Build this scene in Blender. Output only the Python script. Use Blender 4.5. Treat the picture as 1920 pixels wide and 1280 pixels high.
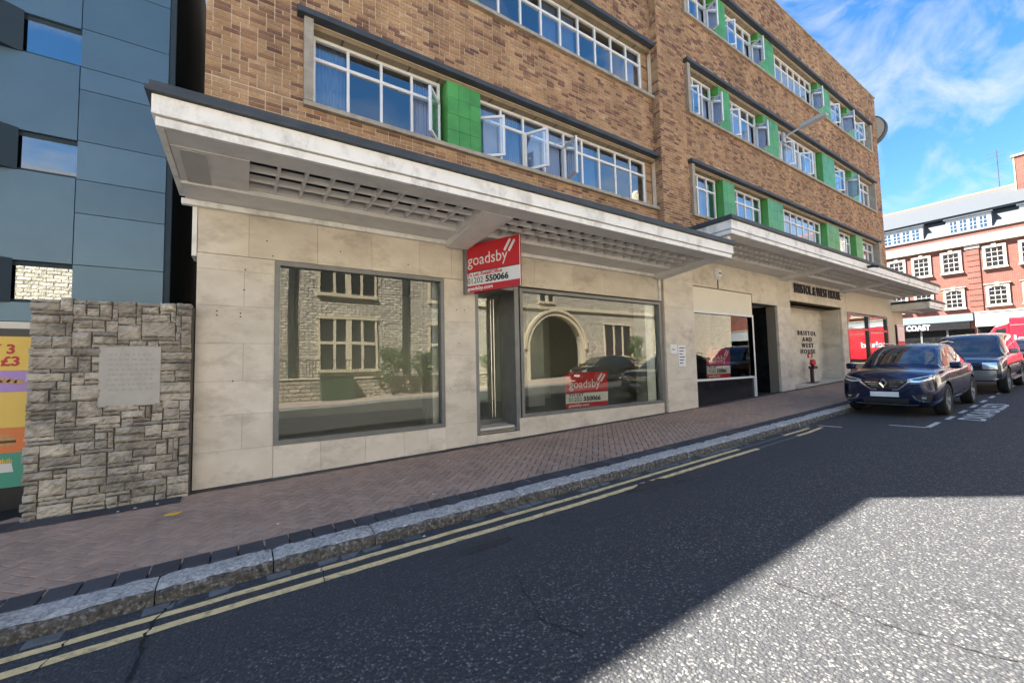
import bpy, bmesh, math, random
from mathutils import Vector, Matrix
from mathutils.bvhtree import BVHTree
random.seed(7)
for o in list(bpy.data.objects): bpy.data.objects.remove(o)
S = bpy.context.scene
COL = S.collection
R = math.radians
# ------------------------------------------------------------------ camera, sky, sun, exposure
HC = 1.75                                  # camera height above the road under it
cam_d = bpy.data.cameras.new('camera'); cam = bpy.data.objects.new('camera', cam_d); COL.objects.link(cam); S.camera = cam
cam_d.sensor_width = 36; cam_d.sensor_fit = 'HORIZONTAL'; cam_d.lens = 769.815 / 1920 * 36
cam_d.clip_start = 0.05; cam_d.clip_end = 3000
rt = Vector((0.835155, -0.549561, -0.022358)); up = Vector((-0.013659, -0.061359, 0.998022)); fw = Vector((0.549846, 0.833197, 0.058751))
m = Matrix((( rt.x, up.x, -fw.x, 0), (rt.y, up.y, -fw.y, 0), (rt.z, up.z, -fw.z, HC), (0, 0, 0, 1)))
cam.matrix_world = m
SUN_EL, SUN_H = R(50), Vector((-0.77, 0.64)).normalized()
W = bpy.data.worlds.new('World'); S.world = W; W.use_nodes = True
nt = W.node_tree; nt.nodes.clear()
def N(t, typ, **kw):
    n = t.nodes.new(typ)
    for k, v in kw.items(): setattr(n, k, v)
    return n
wo = N(nt, 'ShaderNodeOutputWorld'); bg = N(nt, 'ShaderNodeBackground'); sky = N(nt, 'ShaderNodeTexSky', sky_type='NISHITA', sun_disc=False)
sky.sun_elevation = SUN_EL; sky.sun_rotation = math.atan2(SUN_H.x, SUN_H.y) % (2 * math.pi)
sky.altitude = 0; sky.air_density = 1.0; sky.dust_density = 0.15; sky.ozone_density = 2.0
bg.inputs['Strength'].default_value = 0.05
tc = N(nt, 'ShaderNodeTexCoord'); mp = N(nt, 'ShaderNodeMapping'); mp.inputs['Rotation'].default_value = (R(20), R(-28), R(35)); mp.inputs['Scale'].default_value = (1.1, 4.2, 5.0)
n1 = N(nt, 'ShaderNodeTexNoise'); n1.inputs['Scale'].default_value = 2.3; n1.inputs['Detail'].default_value = 7; n1.inputs['Roughness'].default_value = .58; n1.inputs['Distortion'].default_value = .55
rp = N(nt, 'ShaderNodeValToRGB'); rp.color_ramp.elements[0].position = .44; rp.color_ramp.elements[0].color = (0, 0, 0, 1); rp.color_ramp.elements[1].position = .74; rp.color_ramp.elements[1].color = (.8, .8, .8, 1)
mx = N(nt, 'ShaderNodeMixRGB'); mx.inputs['Color2'].default_value = (3.0, 3.15, 3.35, 1)
hs = N(nt, 'ShaderNodeHueSaturation'); hs.inputs['Saturation'].default_value = 1.3
for a, b in ((tc.outputs['Generated'], mp.inputs['Vector']), (mp.outputs[0], n1.inputs['Vector']), (n1.outputs['Fac'], rp.inputs['Fac']), (rp.outputs[0], mx.inputs['Fac']), (sky.outputs[0], hs.inputs['Color']), (hs.outputs[0], mx.inputs['Color1']), (mx.outputs[0], bg.inputs['Color']), (bg.outputs[0], wo.inputs[0])): nt.links.new(a, b)
sd = bpy.data.lights.new('sun', 'SUN'); sd.energy = 4.6; sd.angle = R(0.55); sd.color = (1, .95, .87)
sun = bpy.data.objects.new('sun', sd); COL.objects.link(sun)
sv = Vector((SUN_H.x * math.cos(SUN_EL), SUN_H.y * math.cos(SUN_EL), math.sin(SUN_EL)))
sun.rotation_euler = sv.to_track_quat('Z', 'Y').to_euler(); sun.location = (0, 0, 40)
S.view_settings.view_transform = 'Standard'; S.view_settings.look = 'None'; S.view_settings.exposure = 2.75; S.view_settings.gamma = 1
S.render.engine = 'CYCLES'
S.cycles.max_bounces = 8; S.cycles.transparent_max_bounces = 16

# ------------------------------------------------------------------ helpers
def base(X):                                # level of the pavement at the shop fronts, metres
    t = X + .54
    if t < 0: b = .0175 * max(t, -60)
    elif t < 20: b = .0175 * t + .0005 * t * t
    elif t < 30: b = .55 + .0375 * (t - 20)
    else: b = .925 + .012 * (min(t, 90) - 30)
    return b + .14
def road(X, Y):
    c = 1 - ((Y + .9) / 5.2) ** 2
    return base(X) - .175 + .06 * max(c, 0)
def pav(X, Y): return base(X) - .022 * (7.2 - Y)

def cum(p):
    v = Vector((0, 0, 0))
    while p: v += p.location; p = p.parent
    return v
def attach(o, parent, world=True):
    COL.objects.link(o)
    if parent:
        o.parent = parent
        if world: o.location = o.location - cum(parent)
    return o
def tag(o, label, cat, group=None):
    o['label'] = label; o['category'] = cat
    if group: o['group'] = group
    return o
def thing(name, label, cat, loc, group=None, rot=None):
    o = bpy.data.objects.new(name, None); o.location = loc; o.empty_display_size = .2; COL.objects.link(o)
    if rot: o.rotation_euler = rot
    return tag(o, label, cat, group)

class MB:
    def __init__(s): s.v = []; s.f = []; s.r = []; s.mi = []; s.cur = 0
    def add(s, vs, fs, rnd=None):
        n = len(s.v); s.v += [tuple(p) for p in vs]
        for q in fs:
            s.f.append(tuple(i + n for i in q)); s.mi.append(s.cur)
            s.r.append(random.random() if rnd is None else rnd)
        return s
    def box(s, x0, x1, y0, y1, z0, z1, rnd=None):
        return s.add([(x0, y0, z0), (x1, y0, z0), (x1, y1, z0), (x0, y1, z0), (x0, y0, z1), (x1, y0, z1), (x1, y1, z1), (x0, y1, z1)],
                     [(0, 3, 2, 1), (4, 5, 6, 7), (0, 1, 5, 4), (1, 2, 6, 5), (2, 3, 7, 6), (3, 0, 4, 7)], rnd)
    def front(s, x0, x1, yf, yb, z0, z1, rnd=None):        # a box facing -Y without its back
        return s.add([(x0, yf, z0), (x1, yf, z0), (x1, yf, z1), (x0, yf, z1), (x0, yb, z0), (x1, yb, z0), (x1, yb, z1), (x0, yb, z1)],
                     [(0, 1, 2, 3), (1, 5, 6, 2), (3, 2, 6, 7), (4, 0, 3, 7), (4, 5, 1, 0)], rnd)
    def prism(s, poly, a, b, axis='y'):
        n = len(poly)
        def P(u, w, t): return {'y': (u, t, w), 'x': (t, u, w), 'z': (u, w, t)}[axis]
        vs = [P(u, w, a) for u, w in poly] + [P(u, w, b) for u, w in poly]
        return s.add(vs, [tuple(range(n)), tuple(range(2 * n - 1, n - 1, -1))] + [(i, i + n, (i + 1) % n + n, (i + 1) % n) for i in range(n)])
    def tube(s, p0, p1, r, n=8, r1=None):
        p0, p1 = Vector(p0), Vector(p1); d = (p1 - p0).normalized(); a = d.orthogonal().normalized(); b = d.cross(a); r1 = r if r1 is None else r1
        vs = [p0 + (a * math.cos(2 * math.pi * i / n) + b * math.sin(2 * math.pi * i / n)) * r for i in range(n)] + [p1 + (a * math.cos(2 * math.pi * i / n) + b * math.sin(2 * math.pi * i / n)) * r1 for i in range(n)]
        return s.add(vs, [tuple(range(n - 1, -1, -1)), tuple(range(n, 2 * n))] + [(i, (i + 1) % n, (i + 1) % n + n, i + n) for i in range(n)])
    def lathe(s, prof, c, axis='y', n=24):                  # prof: (radius, along)
        vs = []; k = len(prof)
        for i in range(n):
            a = 2 * math.pi * i / n
            for r, t in prof:
                u, w = r * math.cos(a), r * math.sin(a)
                vs.append((c[0] + u, c[1] + t, c[2] + w) if axis == 'y' else ((c[0] + t, c[1] + u, c[2] + w) if axis == 'x' else (c[0] + u, c[1] + w, c[2] + t)))
        return s.add(vs, [(i * k + j, i * k + j + 1, ((i + 1) % n) * k + j + 1, ((i + 1) % n) * k + j) for i in range(n) for j in range(k - 1)])
    def mesh(s, name, mats, fix=True):
        me = bpy.data.meshes.new(name); me.from_pydata(s.v, [], s.f)
        for mm in (mats if isinstance(mats, (list, tuple)) else [mats]): me.materials.append(mm)
        if any(s.mi): me.polygons.foreach_set('material_index', s.mi)
        at = me.attributes.new('rnd', 'FLOAT', 'FACE'); at.data.foreach_set('value', s.r)
        if fix and len(s.f) < 20000:
            bm = bmesh.new(); bm.from_mesh(me); bmesh.ops.recalc_face_normals(bm, faces=bm.faces[:]); bm.to_mesh(me); bm.free()
        me.update(); return me
    def build(s, name, mat, parent=None, bevel=0, smooth=False, kind=None, world=True, seg=2):
        o = bpy.data.objects.new(name, s.mesh(name, mat)); attach(o, parent, world)
        if bevel:
            b = o.modifiers.new('b', 'BEVEL'); b.width = bevel; b.segments = seg; b.limit_method = 'ANGLE'
        if smooth:
            for p in o.data.polygons: p.use_smooth = True
        if kind: o['kind'] = kind
        return o
def inst(name, me, parent, loc, rot=None, scale=None):
    o = bpy.data.objects.new(name, me); o.location = loc; attach(o, parent)
    if rot: o.rotation_euler = rot
    if scale: o.scale = scale
    return o

# ------------------------------------------------------------------ materials
def mat(name, c1, c2=None, scale=4, rough=.7, bump=0, bscale=40, metal=0, stretch=(1, 1, 1), rnd=0, coat=0, spec=.5, detail=5, dirt=None, dirt_scale=1.2, dirt_amt=.5, coord='pos', emit=None):
    M = bpy.data.materials.new(name); M.use_nodes = True; t = M.node_tree; L = t.links.new
    p = t.nodes['Principled BSDF']; p.inputs['Roughness'].default_value = rough; p.inputs['Metallic'].default_value = metal
    p.inputs['Coat Weight'].default_value = coat; p.inputs['Coat Roughness'].default_value = .03; p.inputs['Specular IOR Level'].default_value = spec
    if emit: p.inputs['Emission Color'].default_value = (*c1, 1); p.inputs['Emission Strength'].default_value = emit
    g = N(t, 'ShaderNodeNewGeometry'); mpn = N(t, 'ShaderNodeMapping'); mpn.inputs['Scale'].default_value = stretch
    if coord == 'pos': L(g.outputs['Position'], mpn.inputs['Vector'])
    else:
        tcn = N(t, 'ShaderNodeTexCoord'); L(tcn.outputs['Object'], mpn.inputs['Vector'])
    col = None
    if c2:
        nz = N(t, 'ShaderNodeTexNoise'); nz.inputs['Scale'].default_value = scale; nz.inputs['Detail'].default_value = detail; nz.inputs['Roughness'].default_value = .65; L(mpn.outputs[0], nz.inputs['Vector'])
        r = N(t, 'ShaderNodeValToRGB'); r.color_ramp.elements[0].position = .32; r.color_ramp.elements[1].position = .68; r.color_ramp.elements[0].color = (*c1, 1); r.color_ramp.elements[1].color = (*c2, 1)
        L(nz.outputs['Fac'], r.inputs['Fac']); col = r.outputs[0]
    else:
        rg = N(t, 'ShaderNodeRGB'); rg.outputs[0].default_value = (*c1, 1); col = rg.outputs[0]
    if dirt:
        nz = N(t, 'ShaderNodeTexNoise'); nz.inputs['Scale'].default_value = dirt_scale; nz.inputs['Detail'].default_value = 8; nz.inputs['Roughness'].default_value = .7; L(mpn.outputs[0], nz.inputs['Vector'])
        r = N(t, 'ShaderNodeValToRGB'); r.color_ramp.elements[0].position = .5; r.color_ramp.elements[1].position = .75; r.color_ramp.elements[0].color = (0, 0, 0, 1); r.color_ramp.elements[1].color = (dirt_amt,) * 3 + (1,)
        L(nz.outputs['Fac'], r.inputs['Fac']); x = N(t, 'ShaderNodeMixRGB'); x.inputs['Color2'].default_value = (*dirt, 1); L(r.outputs[0], x.inputs['Fac']); L(col, x.inputs['Color1']); col = x.outputs[0]
    if rnd:                                                  # each piece a little lighter or darker
        oi = N(t, 'ShaderNodeObjectInfo'); at = N(t, 'ShaderNodeAttribute', attribute_name='rnd')
        ad = N(t, 'ShaderNodeMath', operation='ADD'); L(oi.outputs['Random'], ad.inputs[0]); L(at.outputs['Fac'], ad.inputs[1]); fr = N(t, 'ShaderNodeMath', operation='FRACT'); L(ad.outputs[0], fr.inputs[0])
        mr = N(t, 'ShaderNodeMapRange'); mr.inputs['To Min'].default_value = 1 - rnd; mr.inputs['To Max'].default_value = 1 + rnd; L((oi.outputs['Random'] if rnd < 0 else fr.outputs[0]), mr.inputs['Value'])
        hv = N(t, 'ShaderNodeHueSaturation'); L(mr.outputs[0], hv.inputs['Value']); L(col, hv.inputs['Color']); col = hv.outputs[0]
    L(col, p.inputs['Base Color'])
    if bump:
        nb = N(t, 'ShaderNodeTexNoise'); nb.inputs['Scale'].default_value = bscale; nb.inputs['Detail'].default_value = 6; nb.inputs['Roughness'].default_value = .7; L(mpn.outputs[0], nb.inputs['Vector'])
        bp = N(t, 'ShaderNodeBump'); bp.inputs['Strength'].default_value = bump; bp.inputs['Distance'].default_value = .02; L(nb.outputs['Fac'], bp.inputs['Height']); L(bp.outputs[0], p.inputs['Normal'])
    return M
def brick_mat(name, cols, seedmul=1.0, rough=.85):
    M = bpy.data.materials.new(name); M.use_nodes = True; t = M.node_tree; L = t.links.new; p = t.nodes['Principled BSDF']; p.inputs['Roughness'].default_value = rough; p.inputs['Specular IOR Level'].default_value = .25
    oi = N(t, 'ShaderNodeObjectInfo'); at = N(t, 'ShaderNodeAttribute', attribute_name='rnd'); ad = N(t, 'ShaderNodeMath', operation='ADD'); L(oi.outputs['Random'], ad.inputs[0]); L(at.outputs['Fac'], ad.inputs[1]); fr = N(t, 'ShaderNodeMath', operation='FRACT'); L(ad.outputs[0], fr.inputs[0])
    g = N(t, 'ShaderNodeNewGeometry'); nz = N(t, 'ShaderNodeTexNoise'); nz.inputs['Scale'].default_value = .8; nz.inputs['Detail'].default_value = 3; L(g.outputs['Position'], nz.inputs['Vector'])
    m2 = N(t, 'ShaderNodeMath', operation='MULTIPLY_ADD'); m2.inputs[1].default_value = .5; L(nz.outputs['Fac'], m2.inputs[0]); L(fr.outputs[0], m2.inputs[2]); s2 = N(t, 'ShaderNodeMath', operation='SUBTRACT'); s2.inputs[1].default_value = .25; L(m2.outputs[0], s2.inputs[0])
    r = N(t, 'ShaderNodeValToRGB'); r.color_ramp.interpolation = 'LINEAR'; e = r.color_ramp.elements
    while len(e) < len(cols): e.new(.5)
    for i, (pos, c) in enumerate(cols): e[i].position = pos; e[i].color = (*c, 1)
    L(s2.outputs[0], r.inputs['Fac'])
    n2 = N(t, 'ShaderNodeTexNoise'); n2.inputs['Scale'].default_value = 22; n2.inputs['Detail'].default_value = 8; n2.inputs['Roughness'].default_value = .75; L(g.outputs['Position'], n2.inputs['Vector'])
    mr = N(t, 'ShaderNodeMapRange'); mr.inputs['From Min'].default_value = .3; mr.inputs['From Max'].default_value = .7; mr.inputs['To Min'].default_value = .72; mr.inputs['To Max'].default_value = 1.25; L(n2.outputs['Fac'], mr.inputs['Value'])
    n3 = N(t, 'ShaderNodeTexNoise'); n3.inputs['Scale'].default_value = 1.0; n3.inputs['Detail'].default_value = 7; n3.inputs['Roughness'].default_value = .6; mp3 = N(t, 'ShaderNodeMapping'); mp3.inputs['Scale'].default_value = (1.5, 1, .45); L(g.outputs['Position'], mp3.inputs['Vector']); L(mp3.outputs[0], n3.inputs['Vector']); mr3 = N(t, 'ShaderNodeMapRange'); mr3.inputs['From Min'].default_value = .32; mr3.inputs['From Max'].default_value = .66; mr3.inputs['To Min'].default_value = .70; mr3.inputs['To Max'].default_value = 1.12; L(n3.outputs['Fac'], mr3.inputs['Value']); mm3 = N(t, 'ShaderNodeMath', operation='MULTIPLY'); L(mr.outputs[0], mm3.inputs[0]); L(mr3.outputs[0], mm3.inputs[1])
    hv = N(t, 'ShaderNodeHueSaturation'); L(mm3.outputs[0], hv.inputs['Value']); L(r.outputs[0], hv.inputs['Color']); L(hv.outputs[0], p.inputs['Base Color'])
    bp = N(t, 'ShaderNodeBump'); bp.inputs['Strength'].default_value = .5; bp.inputs['Distance'].default_value = .01; L(n2.outputs['Fac'], bp.inputs['Height']); L(bp.outputs[0], p.inputs['Normal'])
    return M
def glass_mat(name, tint=(1, 1, 1), boost=1.0, add=0.0, ior=1.52):
    M = bpy.data.materials.new(name); M.use_nodes = True; t = M.node_tree; L = t.links.new; t.nodes.remove(t.nodes['Principled BSDF'])
    tr = N(t, 'ShaderNodeBsdfTransparent'); tr.inputs[0].default_value = (*tint, 1); gl = N(t, 'ShaderNodeBsdfGlossy'); gl.inputs['Roughness'].default_value = .0; gl.inputs['Color'].default_value = (1, 1, .97, 1)
    fr = N(t, 'ShaderNodeFresnel'); fr.inputs['IOR'].default_value = ior; ma = N(t, 'ShaderNodeMath', operation='MULTIPLY_ADD'); ma.use_clamp = True; ma.inputs[1].default_value = boost; ma.inputs[2].default_value = add
    ge = N(t, 'ShaderNodeNewGeometry'); nz = N(t, 'ShaderNodeTexNoise'); nz.inputs['Scale'].default_value = .55; nz.inputs['Detail'].default_value = 1; bp = N(t, 'ShaderNodeBump'); bp.inputs['Strength'].default_value = .06; bp.inputs['Distance'].default_value = .06
    L(ge.outputs['Position'], nz.inputs['Vector']); L(nz.outputs['Fac'], bp.inputs['Height']); L(bp.outputs[0], gl.inputs['Normal'])
    mxs = N(t, 'ShaderNodeMixShader'); L(fr.outputs[0], ma.inputs[0]); L(ma.outputs[0], mxs.inputs[0]); L(tr.outputs[0], mxs.inputs[1]); L(gl.outputs[0], mxs.inputs[2]); L(mxs.outputs[0], t.nodes['Material Output'].inputs[0])
    return M
def asphalt_mat():
    M = bpy.data.materials.new('asphalt'); M.use_nodes = True; t = M.node_tree; L = t.links.new; p = t.nodes['Principled BSDF']
    g = N(t, 'ShaderNodeNewGeometry')
    wn = N(t, 'ShaderNodeTexNoise'); wn.inputs['Scale'].default_value = 30; wn.inputs['Detail'].default_value = 2; L(g.outputs['Position'], wn.inputs['Vector'])
    wv = N(t, 'ShaderNodeMixRGB', blend_type='ADD'); wv.inputs['Fac'].default_value = .02; L(g.outputs['Position'], wv.inputs['Color1']); L(wn.outputs['Color'], wv.inputs['Color2'])
    v = N(t, 'ShaderNodeTexVoronoi'); v.inputs['Scale'].default_value = 53; L(wv.outputs[0], v.inputs['Vector'])
    sx = N(t, 'ShaderNodeSeparateColor'); L(v.outputs['Color'], sx.inputs[0])
    chip = N(t, 'ShaderNodeValToRGB'); e = chip.color_ramp.elements; e[0].position = .28; e[0].color = (.045, .046, .049, 1); e[1].position = .98; e[1].color = (.245, .238, .215, 1); q = e.new(.62); q.color = (.078, .078, .079, 1); q = e.new(.86); q.color = (.145, .142, .134, 1); L(sx.outputs[0], chip.inputs['Fac'])
    ed = N(t, 'ShaderNodeMapRange'); ed.inputs['From Min'].default_value = .30; ed.inputs['From Max'].default_value = .62; ed.inputs['To Min'].default_value = 0; ed.inputs['To Max'].default_value = 1; L(v.outputs['Distance'], ed.inputs['Value'])
    tar = N(t, 'ShaderNodeMixRGB'); tar.inputs['Color2'].default_value = (.042, .043, .046, 1); L(chip.outputs[0], tar.inputs['Color1']); L(ed.outputs[0], tar.inputs['Fac'])
    big = N(t, 'ShaderNodeTexNoise'); big.inputs['Scale'].default_value = .75; big.inputs['Detail'].default_value = 9; big.inputs['Roughness'].default_value = .62; L(g.outputs['Position'], big.inputs['Vector'])
    # worn running lane (chips polished bare) against the tarry strip beside the kerb
    sp = N(t, 'ShaderNodeSeparateXYZ'); L(g.outputs['Position'], sp.inputs[0])
    yy = N(t, 'ShaderNodeMath', operation='MULTIPLY_ADD'); yy.inputs[1].default_value = 1.6; L(big.outputs['Fac'], yy.inputs[0]); L(sp.outputs['Y'], yy.inputs[2])
    lane = N(t, 'ShaderNodeMapRange'); lane.inputs['From Min'].default_value = 3.3; lane.inputs['From Max'].default_value = 4.2; lane.inputs['To Min'].default_value = 0; lane.inputs['To Max'].default_value = .62; L(yy.outputs[0], lane.inputs['Value'])
    pt = N(t, 'ShaderNodeValToRGB'); pt.color_ramp.elements[0].position = .53; pt.color_ramp.elements[0].color = (0, 0, 0, 1); pt.color_ramp.elements[1].position = .72; pt.color_ramp.elements[1].color = (.75, .75, .75, 1); L(big.outputs['Fac'], pt.inputs['Fac'])
    mxx = N(t, 'ShaderNodeMath', operation='MAXIMUM'); L(lane.outputs[0], mxx.inputs[0]); L(pt.outputs[0], mxx.inputs[1])
    dk = N(t, 'ShaderNodeMixRGB'); dk.inputs['Color2'].default_value = (.052, .054, .058, 1); L(mxx.outputs[0], dk.inputs['Fac']); L(tar.outputs[0], dk.inputs['Color1'])
    cr = N(t, 'ShaderNodeTexVoronoi', feature='DISTANCE_TO_EDGE'); cr.inputs['Scale'].default_value = .33
    cw = N(t, 'ShaderNodeMixRGB', blend_type='ADD'); cw.inputs['Fac'].default_value = .9; cn = N(t, 'ShaderNodeTexNoise'); cn.inputs['Scale'].default_value = 1.6; cn.inputs['Detail'].default_value = 6; L(g.outputs['Position'], cn.inputs['Vector']); L(g.outputs['Position'], cw.inputs['Color1']); L(cn.outputs['Color'], cw.inputs['Color2']); L(cw.outputs[0], cr.inputs['Vector'])
    ck = N(t, 'ShaderNodeMapRange'); ck.inputs['From Min'].default_value = .0; ck.inputs['From Max'].default_value = .006; ck.inputs['To Min'].default_value = .4; ck.inputs['To Max'].default_value = 0; L(cr.outputs['Distance'], ck.inputs['Value'])
    ckn = N(t, 'ShaderNodeMath', operation='MULTIPLY'); L(ck.outputs[0], ckn.inputs[0]); gt = N(t, 'ShaderNodeMath', operation='GREATER_THAN'); gt.inputs[1].default_value = .5; L(cn.outputs['Fac'], gt.inputs[0]); L(gt.outputs[0], ckn.inputs[1])
    fin = N(t, 'ShaderNodeMixRGB'); fin.inputs['Color2'].default_value = (.012, .012, .013, 1); L(ckn.outputs[0], fin.inputs['Fac']); L(dk.outputs[0], fin.inputs['Color1']); L(fin.outputs[0], p.inputs['Base Color'])
    p.inputs['Roughness'].default_value = .78; p.inputs['Specular IOR Level'].default_value = .35
    bp = N(t, 'ShaderNodeBump'); bp.inputs['Strength'].default_value = .9; bp.inputs['Distance'].default_value = .012; bp.invert = True; L(v.outputs['Distance'], bp.inputs['Height']); L(bp.outputs[0], p.inputs['Normal'])
    return M
BR = [(.0, (.17, .088, .063)), (.12, (.235, .125, .08)), (.28, (.32, .18, .102)), (.48, (.395, .235, .13)), (.66, (.45, .28, .155)), (.85, (.42, .245, .122)), (1, (.49, .325, .19))]
m_brick = brick_mat('brick_clay', BR)
m_mortar = mat('mortar', (.74, .63, .49), (.60, .50, .38), 6, .95, .3, 90)
m_stone = mat('portland_stone', (.72, .655, .55), (.60, .535, .435), 1.7, .75, .14, 60, stretch=(1, 1, 1.8), rnd=.07, dirt=(.33, .28, .215), dirt_scale=1.5, dirt_amt=.75)
m_stonej = mat('stone_joint', (.22, .19, .15), None, rough=.9)
m_conc = mat('concrete_trim', (.42, .37, .30), (.31, .27, .21), 5, .85, .25, 50, dirt=(.16, .14, .11), dirt_scale=3, dirt_amt=.6)
m_soff = mat('soffit_brown', (.30, .235, .15), (.22, .17, .105), 5, .85, .1, 40)
m_white = mat('white_render', (.88, .87, .83), (.80, .79, .75), 3, .6, .06, 60, dirt=(.40, .375, .335), dirt_scale=3.0, dirt_amt=.8, stretch=(1, 1, .7))
m_cansof = mat('canopy_soffit', (.76, .745, .715), (.68, .665, .635), 2.5, .7, .08, 40, dirt=(.40, .39, .37), dirt_scale=1.8, dirt_amt=.5)
m_dark = mat('dark_felt', (.033, .042, .052), (.055, .066, .078), 3, .6, .1, 40)
m_lattback = mat('louvre_void_shade', (.012, .013, .014), None, rough=.9)  # black, so the darkness of the open slots is put into its colour
m_upvc = mat('upvc_white', (.80, .80, .79), (.74, .74, .73), 6, .35)
m_grey = mat('grey_aluminium', (.16, .165, .165), (.20, .205, .205), 4, .42, metal=.35)
m_steel = mat('brushed_steel', (.62, .61, .58), None, rough=.25, metal=1)
m_green = mat('green_tile', (.065, .27, .05), (.09, .34, .075), 2.2, .3, .03, 20, rnd=.13, dirt=(.05, .13, .045), dirt_scale=2.5, dirt_amt=.6)
m_grout = mat('green_grout', (.02, .10, .03), None, rough=.9)
m_glass = glass_mat('shop_glass', (.88, .94, .90), 1.5, .035)
m_glassu = glass_mat('window_glass', (.78, .84, .88), 2.0, .16)
m_room = mat('dark_room', (.50, .49, .47), None, rough=.9)
m_curt = mat('blue_curtain', (.36, .46, .66), (.28, .37, .56), 8, .9, stretch=(6, 6, .3))
m_roomw = mat('shop_wall', (.55, .54, .49), (.50, .49, .44), 2, .8)
m_floor = mat('shop_floor', (.30, .29, .25), (.25, .24, .20), 1.5, .35)
m_black = mat('black_panel', (.014, .014, .015), (.02, .02, .022), 3, .12)
m_marble = mat('black_marble', (.005, .005, .006), (.018, .02, .02), 3.5, .12, detail=9, spec=.15)
m_cream = mat('cream_board', (.80, .74, .60), (.77, .71, .57), 2, .7)
m_red = mat('sign_red', (.56, .018, .028), (.50, .015, .025), 1.5, .42)
m_sw = mat('sign_white', (.80, .80, .80), (.74, .75, .76), 1.5, .45)
m_ink = mat('sign_ink', (.02, .02, .03), None, rough=.5)
m_paver = mat('paver', (.43, .295, .215), (.36, .245, .18), 9, .85, .2, 120, rnd=.10, dirt=(.12, .095, .08), dirt_scale=1.1, dirt_amt=.5)
m_sand = mat('shaded_joint_sand', (.014, .011, .009), None, rough=.95)  # near-black: shadow of the open joints is put into the bed colour
m_edge = mat('dark_edging', (.040, .040, .046), (.06, .06, .066), 8, .8, .3, 90, rnd=.25)
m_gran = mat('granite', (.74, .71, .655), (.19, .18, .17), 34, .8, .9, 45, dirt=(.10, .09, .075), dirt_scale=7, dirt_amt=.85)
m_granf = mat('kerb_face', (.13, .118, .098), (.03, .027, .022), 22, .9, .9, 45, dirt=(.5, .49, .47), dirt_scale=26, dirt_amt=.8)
m_sett = mat('granite_sett', (.17, .175, .17), (.10, .105, .105), 12, .75, .5, 60, rnd=.25)
m_asph = asphalt_mat()
m_yel = mat('yellow_paint', (.90, .68, .33), (.78, .57, .27), 9, .7, .4, 120, dirt=(.08, .075, .06), dirt_scale=14, dirt_amt=.8)
m_wpaint = mat('white_paint', (.66, .66, .63), (.50, .50, .48), 10, .7, .3, 120, dirt=(.08, .08, .08), dirt_scale=12, dirt_amt=.7)
m_rub = mat('rubble_stone', (.45, .405, .33), (.31, .275, .225), 4, .9, .6, 14, rnd=.30, dirt=(.07, .065, .055), dirt_scale=2.0, dirt_amt=.9)
m_rubj = mat('rubble_mortar', (.09, .08, .065), (.06, .053, .045), 7, .95, .5, 50)
m_plaq = mat('plaque_stone', (.46, .43, .38), (.38, .355, .31), 7, .85, .2, 70)
m_plaqt = mat('plaque_letters', (.365, .34, .30), None, rough=.9)
m_blue = mat('blue_cladding', (.105, .18, .235), (.09, .158, .21), 1.2, .38, .02, 15, rnd=.09, metal=.25)
m_blued = mat('blue_dark', (.022, .042, .058), (.028, .05, .068), 1, .75)
m_gap = mat('gap_black', (.008, .012, .016), None, rough=1.0, spec=.02)

# ------------------------------------------------------------------ setting: ground, pavements, kerb, road paint
def grid_sheet(name, xs, ys, zf, mt, kind='structure', parent=None):
    b = MB(); ny = len(ys)
    b.add([(x, y, zf(x, y)) for x in xs for y in ys], [(i * ny + j, (i + 1) * ny + j, (i + 1) * ny + j + 1, i * ny + j + 1) for i in range(len(xs) - 1) for j in range(ny - 1)])
    return b.build(name, mt, parent, kind=kind, smooth=True)
def lin(a, b, n): return [a + (b - a) * i / (n - 1) for i in range(n)]
xs = [-400, -150, -61] + lin(-30, 32, 63) + [40, 50, 70, 90, 160, 400]
ys = [-400, -120, -40, -20, -12] + lin(-8, 6, 29) + [8, 14, 30, 80, 400]
grid_sheet('road', xs, ys, road, m_asph)
KY0, KY1 = 4.27, 4.56                       # kerb: front and back
pv = grid_sheet('pavement', lin(-14, 33, 48), [KY1 - .05, 4.9, 5.6, 6.4, 7.2, 7.9, 8.6], lambda x, y: pav(x, min(y, 7.2)) - .03, m_sand)
# front skirt of the pavement bed so no gap opens below it
b = MB()
for i in range(47):
    x0 = -14 + i; b.add([(x0, KY1 - .05, pav(x0, KY1) - .03), (x0 + 1, KY1 - .05, pav(x0 + 1, KY1) - .03), (x0 + 1, KY1 - .05, pav(x0 + 1, KY1) - .5), (x0, KY1 - .05, pav(x0, KY1) - .5)], [(0, 1, 2, 3)])
b.build('bed_edge', m_sand, pv)
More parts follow.
